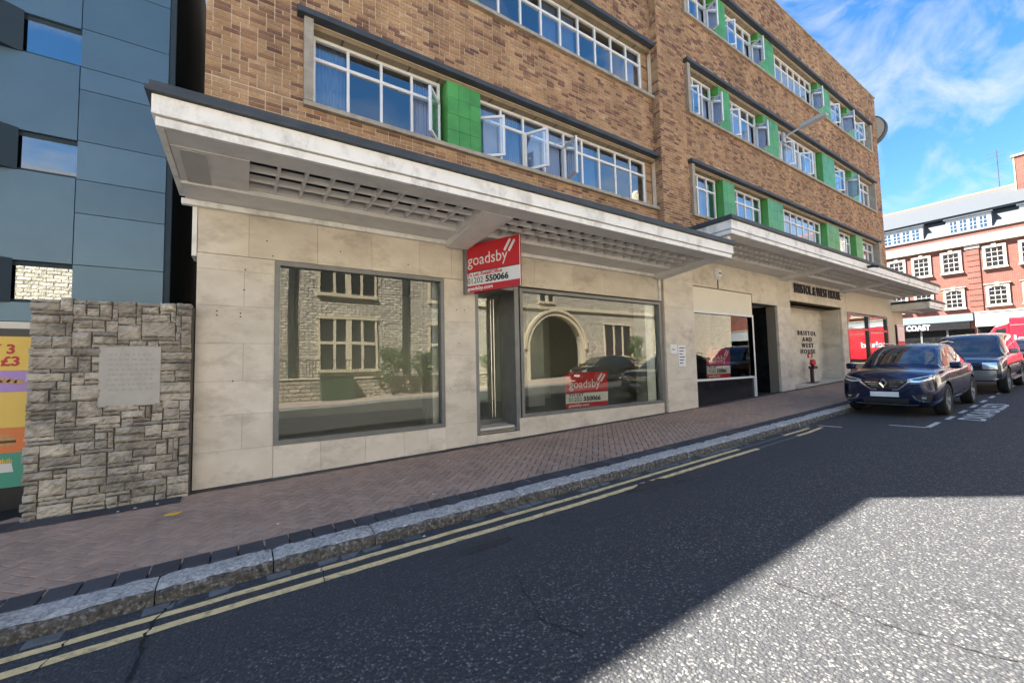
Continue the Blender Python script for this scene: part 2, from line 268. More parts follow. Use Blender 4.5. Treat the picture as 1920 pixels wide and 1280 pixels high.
# herringbone paving blocks, 200 x 100 mm at 45 degrees to the kerb
BL, BWD, TH = .2, .1, .03
def block_mesh(L_, W_, T_, mt, name):
    b = MB(); e = .007; l, w = L_ / 2 - .0045, W_ / 2 - .0045
    b.add([(-l, -w, -T_), (l, -w, -T_), (l, w, -T_), (-l, w, -T_), (-l, -w, -e), (l, -w, -e), (l, w, -e), (-l, w, -e), (-l + e, -w + e, 0), (l - e, -w + e, 0), (l - e, w - e, 0), (-l + e, w - e, 0)],
          [(0, 1, 5, 4), (1, 2, 6, 5), (2, 3, 7, 6), (3, 0, 4, 7), (4, 5, 9, 8), (5, 6, 10, 9), (6, 7, 11, 10), (7, 4, 8, 11), (8, 9, 10, 11)], 0.0)
    return b.mesh(name, mt)
c45 = math.sqrt(.5); cells = []
for i in range(-300, 301):
    for j in range(-300, 301):
        k = (i - j) % 4                        # herringbone on a 100 mm lattice: k=0 starts a block along u, k=2 starts one along v
        if k == 0: u, v, a = (i + 1) * BWD, (j + .5) * BWD, 0
        elif k == 3: u, v, a = (i + .5) * BWD, (j + 1) * BWD, 1
        else: continue
        x, y = (u - v) * c45 + 8.5, (u + v) * c45
        y += 5.0
        if -7.5 < x < 31.5 and 4.72 < y < 7.26: cells.append((x, y, a))
for k, (x, y, a) in enumerate(cells): cells[k] = ((x - .2) ** 2 + y * y + 2.4, x, y, a)
cells.sort(); me_pv = block_mesh(BL, BWD, TH, m_paver, 'paving_block'); sm = MB(); cnt = 0
def vis_pav(x, y):                         # inside the photograph's left edge
    p = Vector((x, y, pav(x, y) - HC)); f_ = p.dot(fw); return f_ > 0 and abs(p.dot(rt) / f_) < 1.3 and p.dot(up) / f_ > -.86
for d_, x, y, a in cells:
    z = pav(x, y) + random.uniform(-.0015, .0015); ang = R(45 + 90 * a)
    sx_ = (base(x + .1) - base(x - .1)) / .2
    if cnt < 300 and vis_pav(x, y) and 4.85 < y < 7.0:
        cnt += 1; o = inst('paving_block', me_pv, pv, (x, y, z)); o.rotation_euler = Matrix(((1, 0, -sx_), (0, 1, -.022), (sx_, .022, 1))).to_euler(); o.rotation_euler.rotate_axis('Z', ang)
    else:
        rn = random.random(); l, w, e = BL / 2 - .0045, BWD / 2 - .0045, .007; ca, sa = math.cos(ang), math.sin(ang); vs = []
        for (pl, pw, dz) in ((l, w, -TH), (l, w, -e), (l - e, w - e, 0)):
            for su, sv_ in ((-1, -1), (1, -1), (1, 1), (-1, 1)):
                X_, Y_ = x + su * pl * ca - sv_ * pw * sa, y + su * pl * sa + sv_ * pw * ca; vs.append((X_, Y_, z + sx_ * (X_ - x) + .022 * (Y_ - y) + dz))
        sm.add(vs, [(0, 1, 5, 4), (1, 2, 6, 5), (2, 3, 7, 6), (3, 0, 4, 7), (4, 5, 9, 8), (5, 6, 10, 9), (6, 7, 11, 10), (7, 4, 8, 11), (8, 9, 10, 11)], rn)
sm.build('paving_blocks', m_paver, pv, kind='stuff')
# dark edging blocks beside the kerb, and the dark strip along the buildings
me_ed = block_mesh(.208, .26, .05, m_edge, 'edging_block')
for i in range(165):
    x = -2.6 + i * .208; y = 4.69; z = pav(x, y) + .006 + random.uniform(-.002, .002); o = inst('edging_block', me_ed, pv, (x, y, z)); o.rotation_euler = (.022, -.03, random.uniform(-.01, .01))
grid_sheet('dark_border', lin(-.6, 31, 64), [7.02, 7.2], lambda x, y: pav(x, y) + .009 + (.012 if y > 7.1 else 0), m_edge, None, pv)
grid_sheet('dark_border', lin(-7, -.62, 14), [6.72, 7.06], lambda x, y: pav(x, y) + .010, m_edge, None, pv)
# granite kerb stones
kx = -7.2; q = 0
while kx < 32:
    L_ = random.uniform(.72, 1.02); b = MB(); nx = 14; rs = random.Random(q)
    prof = [(KY1, -.16), (KY1, 0.0), (KY1 - .09, .004), (KY0 + .075, -.002), (KY0 + .03, -.012), (KY0 + .006, -.042), (KY0, -.085), (KY0 + .004, -.22)]
    vs = []; dxy = rs.uniform(-.012, .012)
    for i in range(nx + 1):
        t = i / nx; x = kx + .006 + t * (L_ - .012); en = 1 - min(1, min(t, 1 - t) * 9)
        for j, (y, z) in enumerate(prof):
            jit = .0 if j in (0, 7) else (.011 if j > 3 else .006)
            vs.append((x, y + dxy + rs.uniform(-jit, jit) + (en * .02 if 2 < j < 7 else 0), pav(x, KY1) + .004 + z + rs.uniform(-jit, jit) * .7 - (en * en * .012 if 0 < j < 6 else 0)))
    n = len(prof); fs = [(i * n + j, (i + 1) * n + j, (i + 1) * n + j + 1, i * n + j + 1) for i in range(nx) for j in range(n - 1)] + [tuple(range(n)), tuple(nx * n + j for j in range(n - 1, -1, -1))]
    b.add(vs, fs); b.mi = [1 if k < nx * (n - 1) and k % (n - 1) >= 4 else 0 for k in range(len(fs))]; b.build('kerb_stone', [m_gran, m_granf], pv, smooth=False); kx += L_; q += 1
# gutter setts, half buried in the asphalt
for i in range(62):
    x0 = -1.6 + i * .2
    if random.random() < .22: continue
    b = MB(); z = road(x0, 4.2); w = random.uniform(.085, .125); b.box(x0 + .006, x0 + .194, 4.262 - w, 4.262, z - .05, z + random.uniform(.002, .010)); b.build('gutter_sett', m_sett, pv, bevel=.008)
def strip(name, x0, x1, yf, w, mt, parent=None, dz=.005, seed=1, step=.12):
    b = MB(); n = max(2, int((x1 - x0) / step)); vs = []; rs = random.Random(seed)
    for i in range(n + 1):
        x = x0 + (x1 - x0) * i / n; y = yf(x); j = rs.uniform(-.006, .006)
        vs += [(x, y - w / 2 + j, road(x, y) + dz), (x, y + w / 2 + j * .6, road(x, y) + dz)]
    b.add(vs, [(2 * i, 2 * i + 2, 2 * i + 3, 2 * i + 1) for i in range(n)]); return b.build(name, mt, parent)
rd = bpy.data.objects['road']
strip('yellow_line', -7, 7.55, lambda x: 4.06 + .008 * math.sin(x * 1.3), .075, m_yel, rd, seed=1)
strip('yellow_line', -7, 7.8, lambda x: 3.85 + .012 * math.sin(x * 1.1 + 1), .085, m_yel, rd, seed=2)
m_yfade = mat('faded_yellow_paint', (.13, .125, .12), (.09, .09, .09), 9, .8, .3, 100)
strip('faded_line', 7.55, 9.3, lambda x: 4.06, .07, m_yfade, rd, seed=3); strip('faded_line', 7.8, 9.45, lambda x: 3.86, .07, m_yfade, rd, seed=4)
strip('yellow_line', 9.3, 10.5, lambda x: 4.07, .07, m_yel, rd, seed=5); strip('yellow_line', 9.45, 10.72, lambda x: 3.87 + .06 * max(0, x - 10), .075, m_yel, rd, seed=6)
def crack(pts, w, name='crack', mt=None):
    b = MB(); vs = []; rs = random.Random(len(pts)); full_ = []
    for (xa, ya), (xb_, yb_) in zip(pts, pts[1:]):
        for k in range(8): full_.append((xa + (xb_ - xa) * k / 8 + rs.uniform(-.012, .012), ya + (yb_ - ya) * k / 8 + rs.uniform(-.012, .012)))
    full_.append(pts[-1])
    for i, (x, y) in enumerate(full_):
        ww = w * rs.uniform(.5, 1.3); vs += [(x - ww / 2, y - ww / 3, road(x, y) + .007), (x + ww / 2, y + ww / 3, road(x, y) + .007)]
    b.add(vs, [(2 * i, 2 * i + 1, 2 * i + 3, 2 * i + 2) for i in range(len(full_) - 1)]); b.build(name, mt or m_well0, rd)
m_well0 = mat('crack_fill', (.012, .012, .013), None, rough=.95)
crack([(-.42, 4.26), (-.5, 4.0), (-.52, 3.75), (-.50, 3.4), (-.62, 3.0)], .022); crack([(.62, 4.1), (.60, 3.8)], .010); crack([(-.95, 4.1), (-1.02, 3.75)], .012)
crack([(-.3, 3.12), (.8, 3.2), (2.2, 3.3), (3.6, 3.25), (5.5, 3.4), (8.5, 3.3)], .006); crack([(3.3, 1.75), (3.38, 1.44), (3.36, .96), (3.47, .54), (3.6, .2)], .006); crack([(1.9, 2.9), (1.7, 2.3), (1.8, 2.0)], .008)
for cx_, cy_, rx_, ry_ in ((4.75, 3.72, .42, .16), (5.4, 3.62, .3, .10), (2.0, 3.55, .25, .08)):
    b = MB(); nn = 26; b.add([(cx_ + rx_ * math.cos(2 * math.pi * k / nn) * (1 + .22 * math.sin(5 * k + cx_)), cy_ + ry_ * math.sin(2 * math.pi * k / nn) * (1 + .25 * math.cos(3 * k)), road(cx_, cy_) + .006 + .02 * rx_ * math.cos(2 * math.pi * k / nn)) for k in range(nn)], [tuple(range(nn))]); b.build('tar_stain', mat('tar_stain', (.018, .018, .02), (.045, .045, .047), 30, .6, .6, 60), rd)
def cross(name, x, y0, y1, w, mt):
    b = MB(); vs = []
    for i in range(5):
        y = y0 + (y1 - y0) * i / 4; vs += [(x - w / 2, y, road(x - w / 2, y) + .005), (x + w / 2, y, road(x + w / 2, y) + .005)]
    b.add(vs, [(2 * i, 2 * i + 1, 2 * i + 3, 2 * i + 2) for i in range(4)]); b.build(name, mt, rd)
cross('bay_line', 10.95, 3.62, 4.06, .07, m_wpaint); cross('bay_line', 11.75, 2.46, 3.04, .075, m_wpaint)
strip('bay_line', 11.79, 12.65, lambda x: 2.44, .085, m_wpaint, rd, seed=8)
for i in range(9): strip('bay_dash', 13.15 + i * 1.25, 13.75 + i * 1.25, lambda x: 2.4, .085, m_wpaint, rd, seed=20 + i)

# ------------------------------------------------------------------ lettering
def text(body, size, mt, name, parent, origin, xd, yd, depth=.004, bold=0, align='LEFT', sx=1.0, world=True, gap=1.0):
    c = bpy.data.curves.new('t', 'FONT'); c.body = body; c.size = size; c.extrude = depth / 2; c.offset = bold; c.align_x = align; c.resolution_u = 3; c.space_character = gap
    o = bpy.data.objects.new('t', c); COL.objects.link(o); dg = bpy.context.evaluated_depsgraph_get(); me = bpy.data.meshes.new_from_object(o.evaluated_get(dg)); bpy.data.objects.remove(o); bpy.data.curves.remove(c)
    xd = Vector(xd).normalized(); yd = Vector(yd).normalized(); n = xd.cross(yd); og = Vector(origin)
    for v in me.vertices: v.co = og + xd * v.co.x * sx + yd * v.co.y + n * v.co.z
    me.materials.clear(); me.materials.append(mt); r = bpy.data.objects.new(name, me); attach(r, parent, world); return r
xm = 14.8; slope = (road(xm + 1, 2) - road(xm - 1, 2)) / 2
text('DISABLED', .56, m_wpaint, 'road_lettering', rd, (13.15, 1.86, road(13.15, 1.95) + .012), (1, 0, slope), (0, 1, 0), .002, .012, sx=1.25, gap=1.15)

# ------------------------------------------------------------------ the office building
BD = thing('office_building', 'long brown brick office building with green tile panels over stone shop fronts', 'building', (14, 9, base(14)))
YB = 7.2
def zc(z): return z + HC
GX = []                                      # green panels of the right wing
# storeys: (sill, head) in world z
LW = [(zc(4.36), zc(5.76)), (zc(7.60), zc(9.02)), (zc(10.9), zc(12.3))]
RW = [(zc(4.52), zc(6.06)), (zc(7.76), zc(9.28)), (zc(11.02), zc(12.5))]
PL, PR = zc(14.45), zc(14.45)
XL0, XL1 = -.5, 9.78
PX0, PX1 = 9.78, 11.0                         # projecting brick pier
XR0, XR1 = 11.0, 29.4
def rects(x0, x1, z0, z1, wins, wx0, wx1):
    out = []; z = z0
    for a, h in wins:
        out.append((x0, x1, z, a)); out.append((x0, wx0, a, h))
        if wx1 < x1: out.append((wx1, x1, a, h))
        z = h
    out.append((x0, x1, z, z1)); return out
RL = rects(XL0, XL1, zc(2.4), PL, LW, .78, XL1); RP = [(PX0, PX1, 4.95, PR)]; RR = rects(XR0, XR1, 4.95, PR, RW, 11.45, 28.2)
wall = MB()
for rr, yb in ((RL, YB), (RP, YB - .22), (RR, YB)):
    for x0, x1, z0, z1 in rr: wall.front(x0, x1, yb, yb + .35, z0, z1)
wall.box(XL0, XL0 + .3, YB + .36, 20, zc(-1.7), PL); wall.box(XR1 - .3, XR1, YB + .36, 20, zc(-1.7), PR); wall.box(XL0, XR1, 19.7, 20, 0, PL)
wall.build('wall', m_mortar, BD)
bj = MB(); near = []
def lay(rr, yf, x_off=0):
    C, Lb, J = .075, .225, .013
    for x0, x1, z0, z1 in rr:
        k0, k1 = int(math.floor((z0 - 1) / C)), int(math.ceil((z1 - 1) / C))
        for k in range(k0, k1 + 1):
            za, zb = max(1 + k * C, z0), min(1 + k * C + C - J, z1)
            if zb - za < .02: continue
            rs = random.Random(k * 7 + int(x_off)); x = -3 + (k % 2) * .1125 - (.1125 if rs.random() < .06 else 0)
            while x < x1:
                w = Lb if rs.random() > .14 else Lb / 2
                xa, xb = max(x, x0), min(x + w - J, x1); x += w
                if xb - xa > .02: yield xa, xb, za, zb, yf
allb = list(lay(RL, YB)) + list(lay(RR, YB, 3)) + list(lay(RP, YB - .22, 5))
def vis(x, y, z):
    p = Vector((x, y, z - HC)); f_ = p.dot(fw); return f_ > .2 and abs(p.dot(rt) / f_) < 1.24 and abs(p.dot(up) / f_) < .82
full = [i for i, q in enumerate(allb) if abs(q[1] - q[0] - .212) < .001 and abs(q[3] - q[2] - .062) < .001 and vis(q[0], q[4], q[2]) and q[2] > zc(3.3)]
full.sort(key=lambda i: allb[i][0] ** 2 + (allb[i][2] - HC) ** 2); big = set(full[:300])
t_ = MB(); t_.front(-.106, .106, -.009, .002, 0, .062, 0.0); me_br = t_.mesh('brick', m_brick)
for i, (xa, xb, za, zb, yf) in enumerate(allb):
    if i in big: inst('brick', me_br, BD, ((xa + xb) / 2, yf + random.uniform(-.002, .001), za))
    else: bj.front(xa, xb, yf - .009 + random.uniform(-.002, .001), yf + .002, za, zb, random.random())
# brick returns of the pier
for z in range(int((PR - 4.9) / .075)):
    z0 = 4.9 + z * .075; ys_ = [(YB - .22, YB - .115), (YB - .105, YB)] if z % 2 else [(YB - .22, YB)]
    for ya, yb in ys_:
        bj.add([(PX0 - .009, ya, z0), (PX0 - .009, yb, z0), (PX0 - .009, yb, z0 + .065), (PX0 - .009, ya, z0 + .065), (PX0, ya, z0), (PX0, yb, z0), (PX0, yb, z0 + .065), (PX0, ya, z0 + .065)], [(0, 3, 2, 1), (0, 4, 7, 3), (1, 2, 6, 5), (3, 7, 6, 2), (0, 1, 5, 4)], random.random())
bj.build('brickwork', m_brick, BD, kind='stuff')
# roof, parapet coping, floors, dark rooms
b = MB(); b.box(XL0 + .31, XR1 - .31, YB + .36, 19.69, PL - .6, PL - .45); b.build('roof', m_dark, BD)
b = MB(); b.box(XL0 - .03, XR1 + .05, YB - .05, YB + .4, PL, PL + .06); b.build('coping', m_conc, BD, bevel=.008); b = MB(); b.box(PX0 - .03, PX1 + .03, YB - .27, YB - .052, PL, PL + .06); b.build('coping', m_conc, BD, bevel=.008)
for z in (zc(3.2), zc(6.6), zc(9.9), zc(13.1)):
    b = MB(); b.box(XL0 + .31, XR1 - .31, YB + .62, 15, z - .15, z); b.build('floor_slab', m_room, BD)
b = MB(); b.box(XL0 + .31, XR1 - .31, 15, 15.1, zc(3.2), PL - .6); b.build('room_wall', m_room, BD)

def window(x0, x1, z0, z1, n, yw, opens={}, tr=.3, blinds=(), fb=.055):
    w = MB(); d = .07; zt = z1 - (z1 - z0) * tr
    pitch = (x1 - x0) / n
    for i in range(n + 1):
        xc = x0 + i * pitch; ww = fb * (.75 if 0 < i < n else .5)
        xa, xb = (x0, x0 + fb) if i == 0 else ((x1 - fb, x1) if i == n else (xc - ww * .55, xc + ww * .55)); w.front(xa, xb, yw, yw + d, z0, z1)
    for za, zb, pr in ((z0, z0 + fb, .003), (z1 - fb, z1, .003), (zt - fb * .5, zt + fb * .5, .0025)):
        w.front(x0 + .002, x1 - .002, yw - pr, yw + d - .002, za + .001, zb - .001)
    wo_ = w.build('window', m_upvc, BD)
    for i in range(n):
        xa, xb = x0 + i * pitch, x0 + (i + 1) * pitch
        p = MB(); p.front(xa + .02, xb - .02, yw + .03, yw + .045, zt + .02, z1 - .03); p.build('pane', m_glassu, wo_)
        if i in opens:
            side, ang = opens[i]; sf = .05; hw = pitch - .03; sgn = 1
            f_ = MB(); za, zb = z0 + .03, zt - .015
            f_.front(0, sf, -.02, .03, za, zb); f_.front(hw - sf, hw, -.02, .03, za, zb); f_.front(sf, hw - sf, -.02, .03, za, za + sf); f_.front(sf, hw - sf, -.02, .03, zb - sf, zb)
            g_ = MB(); g_.front(sf - .004, hw - sf + .004, .0, .014, za + sf - .004, zb - sf + .004)
            a = R(ang); ox = xa + .015 if side == 'L' else xb - .015
            for mb_, nm, mt in ((f_, 'sash', m_upvc), (g_, 'pane', m_glassu)):
                mb_.v = [((ox + px * math.cos(a) + py * math.sin(a)) if side == 'L' else (ox - px * math.cos(a) - py * math.sin(a)), yw - .01 - px * math.sin(a) + py * math.cos(a), pz) for px, py, pz in mb_.v]
                mb_.build(nm, mt, wo_)
            st = MB(); tip = hw * .62; st.tube((ox + (tip * math.cos(a) if side == 'L' else -tip * math.cos(a)), yw - .01 - tip * math.sin(a), zb - .02), ((xa + xb) / 2, yw, zb + .01), .008, 5); st.build('stay', m_upvc, wo_)
        else:
            p = MB(); p.front(xa + .02, xb - .02, yw + .03, yw + .045, z0 + .03, zt - .02); p.build('pane', m_glassu, wo_)
        if i in blinds:
            c = MB(); k = 10; xs_ = lin(xa + .02, xb - .02, 2 * k + 1); vs = []
            for j, x in enumerate(xs_): vs += [(x, yw + .16 + (.035 if j % 2 else 0), z0), (x, yw + .16 + (.035 if j % 2 else 0), z1)]
            c.add(vs, [(2 * j, 2 * j + 2, 2 * j + 3, 2 * j + 1) for j in range(2 * k)]); c.build('curtain', m_curt, wo_)
    return wo_
def band(x0, x1, z0, z1, left_jamb, right_jamb, hx1=None):
    hx0, hx1 = x0 - .12, hx1 or x1 + .1
    b = MB(); b.box(hx0, hx1, YB - .17, YB + .25, z1 + .01, z1 + .11); b.build('hood', m_dark, BD, bevel=.008)
    b = MB(); b.box(x0, x1, YB + .012, YB + .52, z1 - .08, z1 + .006); b.build('head_soffit', m_soff, BD)
    nj = int((x1 - x0) / .59)
    for i in range(1, nj):
        if random.random() < .75: b = MB(); xx = x0 + i * (x1 - x0) / nj; b.box(xx - .012, xx + .012, YB + .01, YB + .21, z1 - .084, z1 - .078); b.build('joint_strip', m_dark, BD)
    b = MB(); b.box(x0 - .02, x1 + .02, YB - .10, YB + .30, z0 - .085, z0 - .004); b.build('sill', m_conc, BD, bevel=.006)
    for k, xj in ((left_jamb, x0 - .02), (right_jamb, x1 - .12)):
        if k: b = MB(); b.box(xj, xj + .14, YB - .10, YB + .3, z0 + .002, z1 + .005); b.build('jamb', m_conc, BD, bevel=.006)
tile_cache = {}
def green(x0, x1, z0, z1, cols, rows, yg=YB - .03):
    b = MB(); b.box(x0, x1, yg + .010, YB + .3, z0, z1 - .085); p = b.build('tile_panel', m_grout, BD)
    tw, th = (x1 - x0) / cols, (z1 - .085 - z0) / rows; key = (round(tw, 3), round(th, 3))
    if key not in tile_cache:
        t2 = MB(); t2.front(-tw / 2 + .003, tw / 2 - .003, 0, .012, .003, th - .003, 0.0); tile_cache[key] = t2.mesh('tile', m_green)
    for i in range(cols):
        for j in range(rows): inst('tile', tile_cache[key], p, (x0 + (i + .5) * tw, yg + random.uniform(-.001, .001), z0 + j * th))
    s = MB(); s.front(0, .34, 0, .008, z0 + .003, z1 - .09, .35); s.v = [(x0 - .009 + py, yg + .34 - px + .004, pz) for px, py, pz in s.v]; s.build('side_tile', m_green, p)
YW = YB + .17
for z0, z1 in LW:
    b = MB(); b.box(9.525, 9.775, YW - .02, YW + .2, z0, z1); b.build('window_pier', m_mortar, BD)
    for k in range(int((z1 - z0) / .075)): b = MB(); b.front(9.53, 9.77, YW - .029, YW - .0205, z0 + .01 + k * .075, z0 + .075 + k * .075, 0.0); b.build('brick', m_brick, BD)
# left wing
z0, z1 = LW[0]
band(.80, 9.76, z0, z1, True, False, 9.77); window(.93, 3.26, z0, z1 - .08, 4, YW, {3: ('R', 48)}, blinds=(0, 3)); green(3.33, 4.08, z0, z1, 3, 4); window(4.10, 9.52, z0, z1 - .08, 9, YW, {0: ('L', 38), 2: ('L', 58), 3: ('R', 80)}, blinds=(0, 1, 2, 3, 4, 5))
z0, z1 = LW[1]
band(.80, 9.76, z0, z1, True, False, 9.77); window(.93, 3.26, z0, z1 - .08, 4, YW, blinds=(0, 2)); green(3.33, 4.08, z0, z1, 3, 4); window(4.10, 9.52, z0, z1 - .08, 9, YW, {}, blinds=(3, 4, 8))
z0, z1 = LW[2]
band(.80, 9.76, z0, z1, True, False, 9.77); window(.93, 3.26, z0, z1 - .08, 4, YW); green(3.33, 4.08, z0, z1, 3, 4); window(4.10, 9.52, z0, z1 - .08, 9, YW)
# right wing
op = [{0: {}, 1: {}, 2: {}, 3: {0: ('L', 25)}, 4: {}},
      {0: {0: ('L', 30), 2: ('R', 75)}, 1: {0: ('L', 35), 3: ('R', 75)}, 2: {1: ('L', 40), 4: ('L', 40)}, 3: {0: ('L', 38), 2: ('R', 70)}, 4: {}},
      {0: {2: ('R', 75)}, 1: {0: ('L', 40), 3: ('R', 78)}, 2: {6: ('R', 70)}, 3: {0: ('L', 40), 2: ('R', 70)}, 4: {0: ('L', 40)}}]
for r in range(3):
    z0, z1 = RW[r]
    band(11.45, 28.2, z0, z1, True, True)
    for k, (xa, xb, n) in enumerate(((11.6, 13.12, 3), (13.95, 16.1, 4), (17.43, 21.4, 7), (22.9, 24.85, 3), (25.85, 28.05, 3))):
        window(xa, xb, z0, z1 - .08, n, YW, op[r][k], blinds=tuple(i for i in range(n) if i in op[r][k] or random.random() < .5))
    for xa, xb, c in ((13.2, 13.91, 3), (16.2, 17.4, 5), (21.5, 22.85, 5), (24.92, 25.8, 4)): green(xa, xb, z0, z1, c, 4, YB - .05)

# stone ground floor
def slab(x0, x1, z0, z1, y=YB, d=.05):
    b = MB(); b.front(x0 + .002, x1 - .002, y - d, y, z0 + .0015, z1 - .0015, 0.0); return b.build('stone_slab', m_stone, BD)
TOPL = 4.15
for x, z in ((-.30, 2.62), (-.30, 2.56), (-.02, 2.60), (-.02, 2.55), (.03, 3.25), (.02, 2.95), (-.1, 1.62), (.30, 3.72), (.38, 3.5), (3.45, 2.85), (3.62, 2.85), (3.5, 2.2), (1.35, 3.7), (2.5, 3.62), (3.3, 1.35)):
    b = MB(); b.lathe([(.0, -.0525), (.011, -.0525), (.011, -.04)], (x, YB, z), 'y', 8); b.build('fixing_hole', m_ink, BD)
ground_boxes = MB()
def gb(x0, x1, z0, z1, y0=YB - .006, y1=YB + .3): ground_boxes.box(x0, x1, y0, y1, z0, z1)
W1 = (.41, 3.19, .64, 3.435); DR = (3.86, 4.86, .48, 3.36); W2 = (4.93, 9.64, .66, 3.40)
gb(-.54, .41, -.3, TOPL); gb(.41, 3.19, -.3, .64); gb(.41, 9.64, 3.44, TOPL); gb(3.19, 3.86, -.3, 3.44); gb(3.86, 4.86, -.3, .40, YB - .006, YB + .8); gb(4.86, 9.64, -.3, .66); gb(9.64, 11.12, -.3, 4.9, YB - .02)
# left pier, joints staggered
zz = [-.2, .64, 1.14, 1.62, 2.16, 2.70, 3.22, 3.44]
for i in range(len(zz) - 1):
    if i % 2: slab(-.54, .02, zz[i], zz[i + 1]); slab(.02, .41, zz[i], zz[i + 1])
    else: slab(-.54, .41, zz[i], zz[i + 1])
for a, c in ((-.54, .07), (.07, 1.0), (1.0, 1.86), (1.86, 2.72), (2.72, 3.36), (3.36, 4.2), (4.2, 5.35), (5.35, 6.5), (6.5, 7.5), (7.5, 8.55), (8.55, 9.64)): slab(a, c, 3.445, TOPL)
for a, c in ((.41, 1.06), (1.06, 1.74), (1.74, 2.4), (2.4, 2.84), (2.84, 3.19)): slab(a, c, -.2, .636, d=.062)
for i, z in enumerate((-.2, .68, 1.32, 1.98, 2.62)): slab(3.19, 3.86, z, (.68, 1.32, 1.98, 2.62, 3.44)[i])
for a, c in ((3.86, 4.5), (4.5, 4.86)): slab(a, c, -.2, .40, d=.055)
for a, c in ((4.86, 5.55), (5.55, 6.7), (6.7, 7.7), (7.7, 8.7), (8.7, 9.64)): slab(a, c, -.2, .655, d=.062)
for i, z in enumerate((0, .62, 1.25, 1.95, 2.6, 3.3, 4.1)): slab(9.74, 11.12, z, (.62, 1.25, 1.95, 2.6, 3.3, 4.1, 4.9)[i], d=.12)
b = MB(); b.box(9.66, 9.74, YB - .06, YB + .02, .25, TOPL); b.build('downpipe', m_stonej, BD, bevel=.02)
b = MB(); b.tube((9.61, YB - .08, 3.44), (9.61, YB - .08, 4.0), .04, 10); b.tube((9.61, YB - .08, 4.0), (9.5, YB - .16, 4.12), .04, 10); b.build('drain_pipe', m_white, BD)
b = MB(); b.box(-.60, -.545, YB - .06, YB + .3, 3.38, TOPL); b.build('corner_board', m_white, BD)
# right of the pillar: taller stone front under the second canopy
TOPR = 4.86
gb(11.12, 14.6, 4.02, TOPR); gb(14.6, 17.4, 3.72, TOPR); gb(16.35, 17.4, -.2, 3.72); gb(17.4, 22.3, 3.93, TOPR); gb(22.3, 22.95, -.2, TOPR); gb(22.95, 28.5, 3.86, TOPR); gb(28.5, 31.1, -.2, TOPR)
ground_boxes.build('backing', m_stonej, BD)
for a, c in ((11.12, 12.5), (12.5, 14.6)): slab(a, c, 4.02, TOPR, d=.09)
slab(14.6, 16.35, 3.72, TOPR, d=.09)
for i, z in enumerate((.2, 1.1, 2.0, 2.9, 3.72)): slab(16.35, 17.4, z, (1.1, 2.0, 2.9, 3.72, TOPR)[i], d=.09)
for a, c in ((17.4, 19), (19, 20.7), (20.7, 22.3)): slab(a, c, 3.93, TOPR, d=.09)
for i, z in enumerate((.4, 1.4, 2.4, 3.4)): slab(22.3, 22.95, z, (1.4, 2.4, 3.4, TOPR)[i], d=.09)
m_paintst = mat('painted_stone', (.62, .56, .45), (.56, .505, .40), 2, .7, .06, 50)
b = MB(); b.front(22.95, 28.5, YB - .10, YB, 3.86, TOPR); b.build('painted_fascia', m_paintst, BD)
b = MB(); b.front(28.5, 31.1, YB - .10, YB, .3, TOPR); b.build('painted_pier', m_paintst, BD)
def shopwin(x0, x1, z0, z1, name='shop_window', fr=.07, y=YB - .02, mt=None, cols=1, trans=None):
    f_ = MB(); mt = mt or m_grey
    f_.front(x0, x0 + fr, y - .05, y + .09, z0, z1); f_.front(x1 - fr, x1, y - .05, y + .09, z0, z1); f_.front(x0 + fr, x1 - fr, y - .05, y + .09, z0, z0 + fr); f_.front(x0 + fr, x1 - fr, y - .05, y + .09, z1 - fr, z1)
    for i in range(1, cols): xx = x0 + (x1 - x0) * i / cols; f_.front(xx - fr, xx + fr, y - .05, y + .09, z0 + fr, z1 - fr)
    if trans: f_.front(x0 + fr, x1 - fr, y - .045, y + .085, trans - fr * .5, trans + fr * .5)
    o = f_.build(name, mt, BD)
    g_ = MB(); g_.front(x0 + fr - .01, x1 - fr + .01, y + .03, y + .042, z0 + fr - .01, z1 - fr + .01); g_.build('pane', m_glass, o); return o
shopwin(*W1); shopwin(*W2)
# shop interior
b = MB(); b.box(-.2, 9.6, YB + .31, 12, .40, .54); b.build('shop_floor', m_floor, BD)
b = MB(); b.box(-.2, 9.6, 12, 12.1, .54, 3.9); b.build('shop_back_wall', m_roomw, BD)
b = MB(); b.box(-.2, 9.6, YB + .31, 12, 3.9, 4.0); b.build('shop_ceiling', m_roomw, BD)
for xa in (-.3, 9.6): b = MB(); b.box(xa, xa + .1, YB + .31, 12, .4, 4.0); b.build('shop_side_wall', m_roomw, BD)
b = MB(); b.box(3.05, 3.35, YB + .2, YB + .75, .54, 3.9); b.build('shop_column', m_white, BD)
b = MB(); b.box(9.2, 9.55, YB + .12, YB + .5, .54, 3.9); b.build('shop_column', m_white, BD)
b = MB(); b.box(7.0, 7.6, YB + 2.6, YB + 3.2, .54, 3.9); b.build('shop_column', m_roomw, BD)
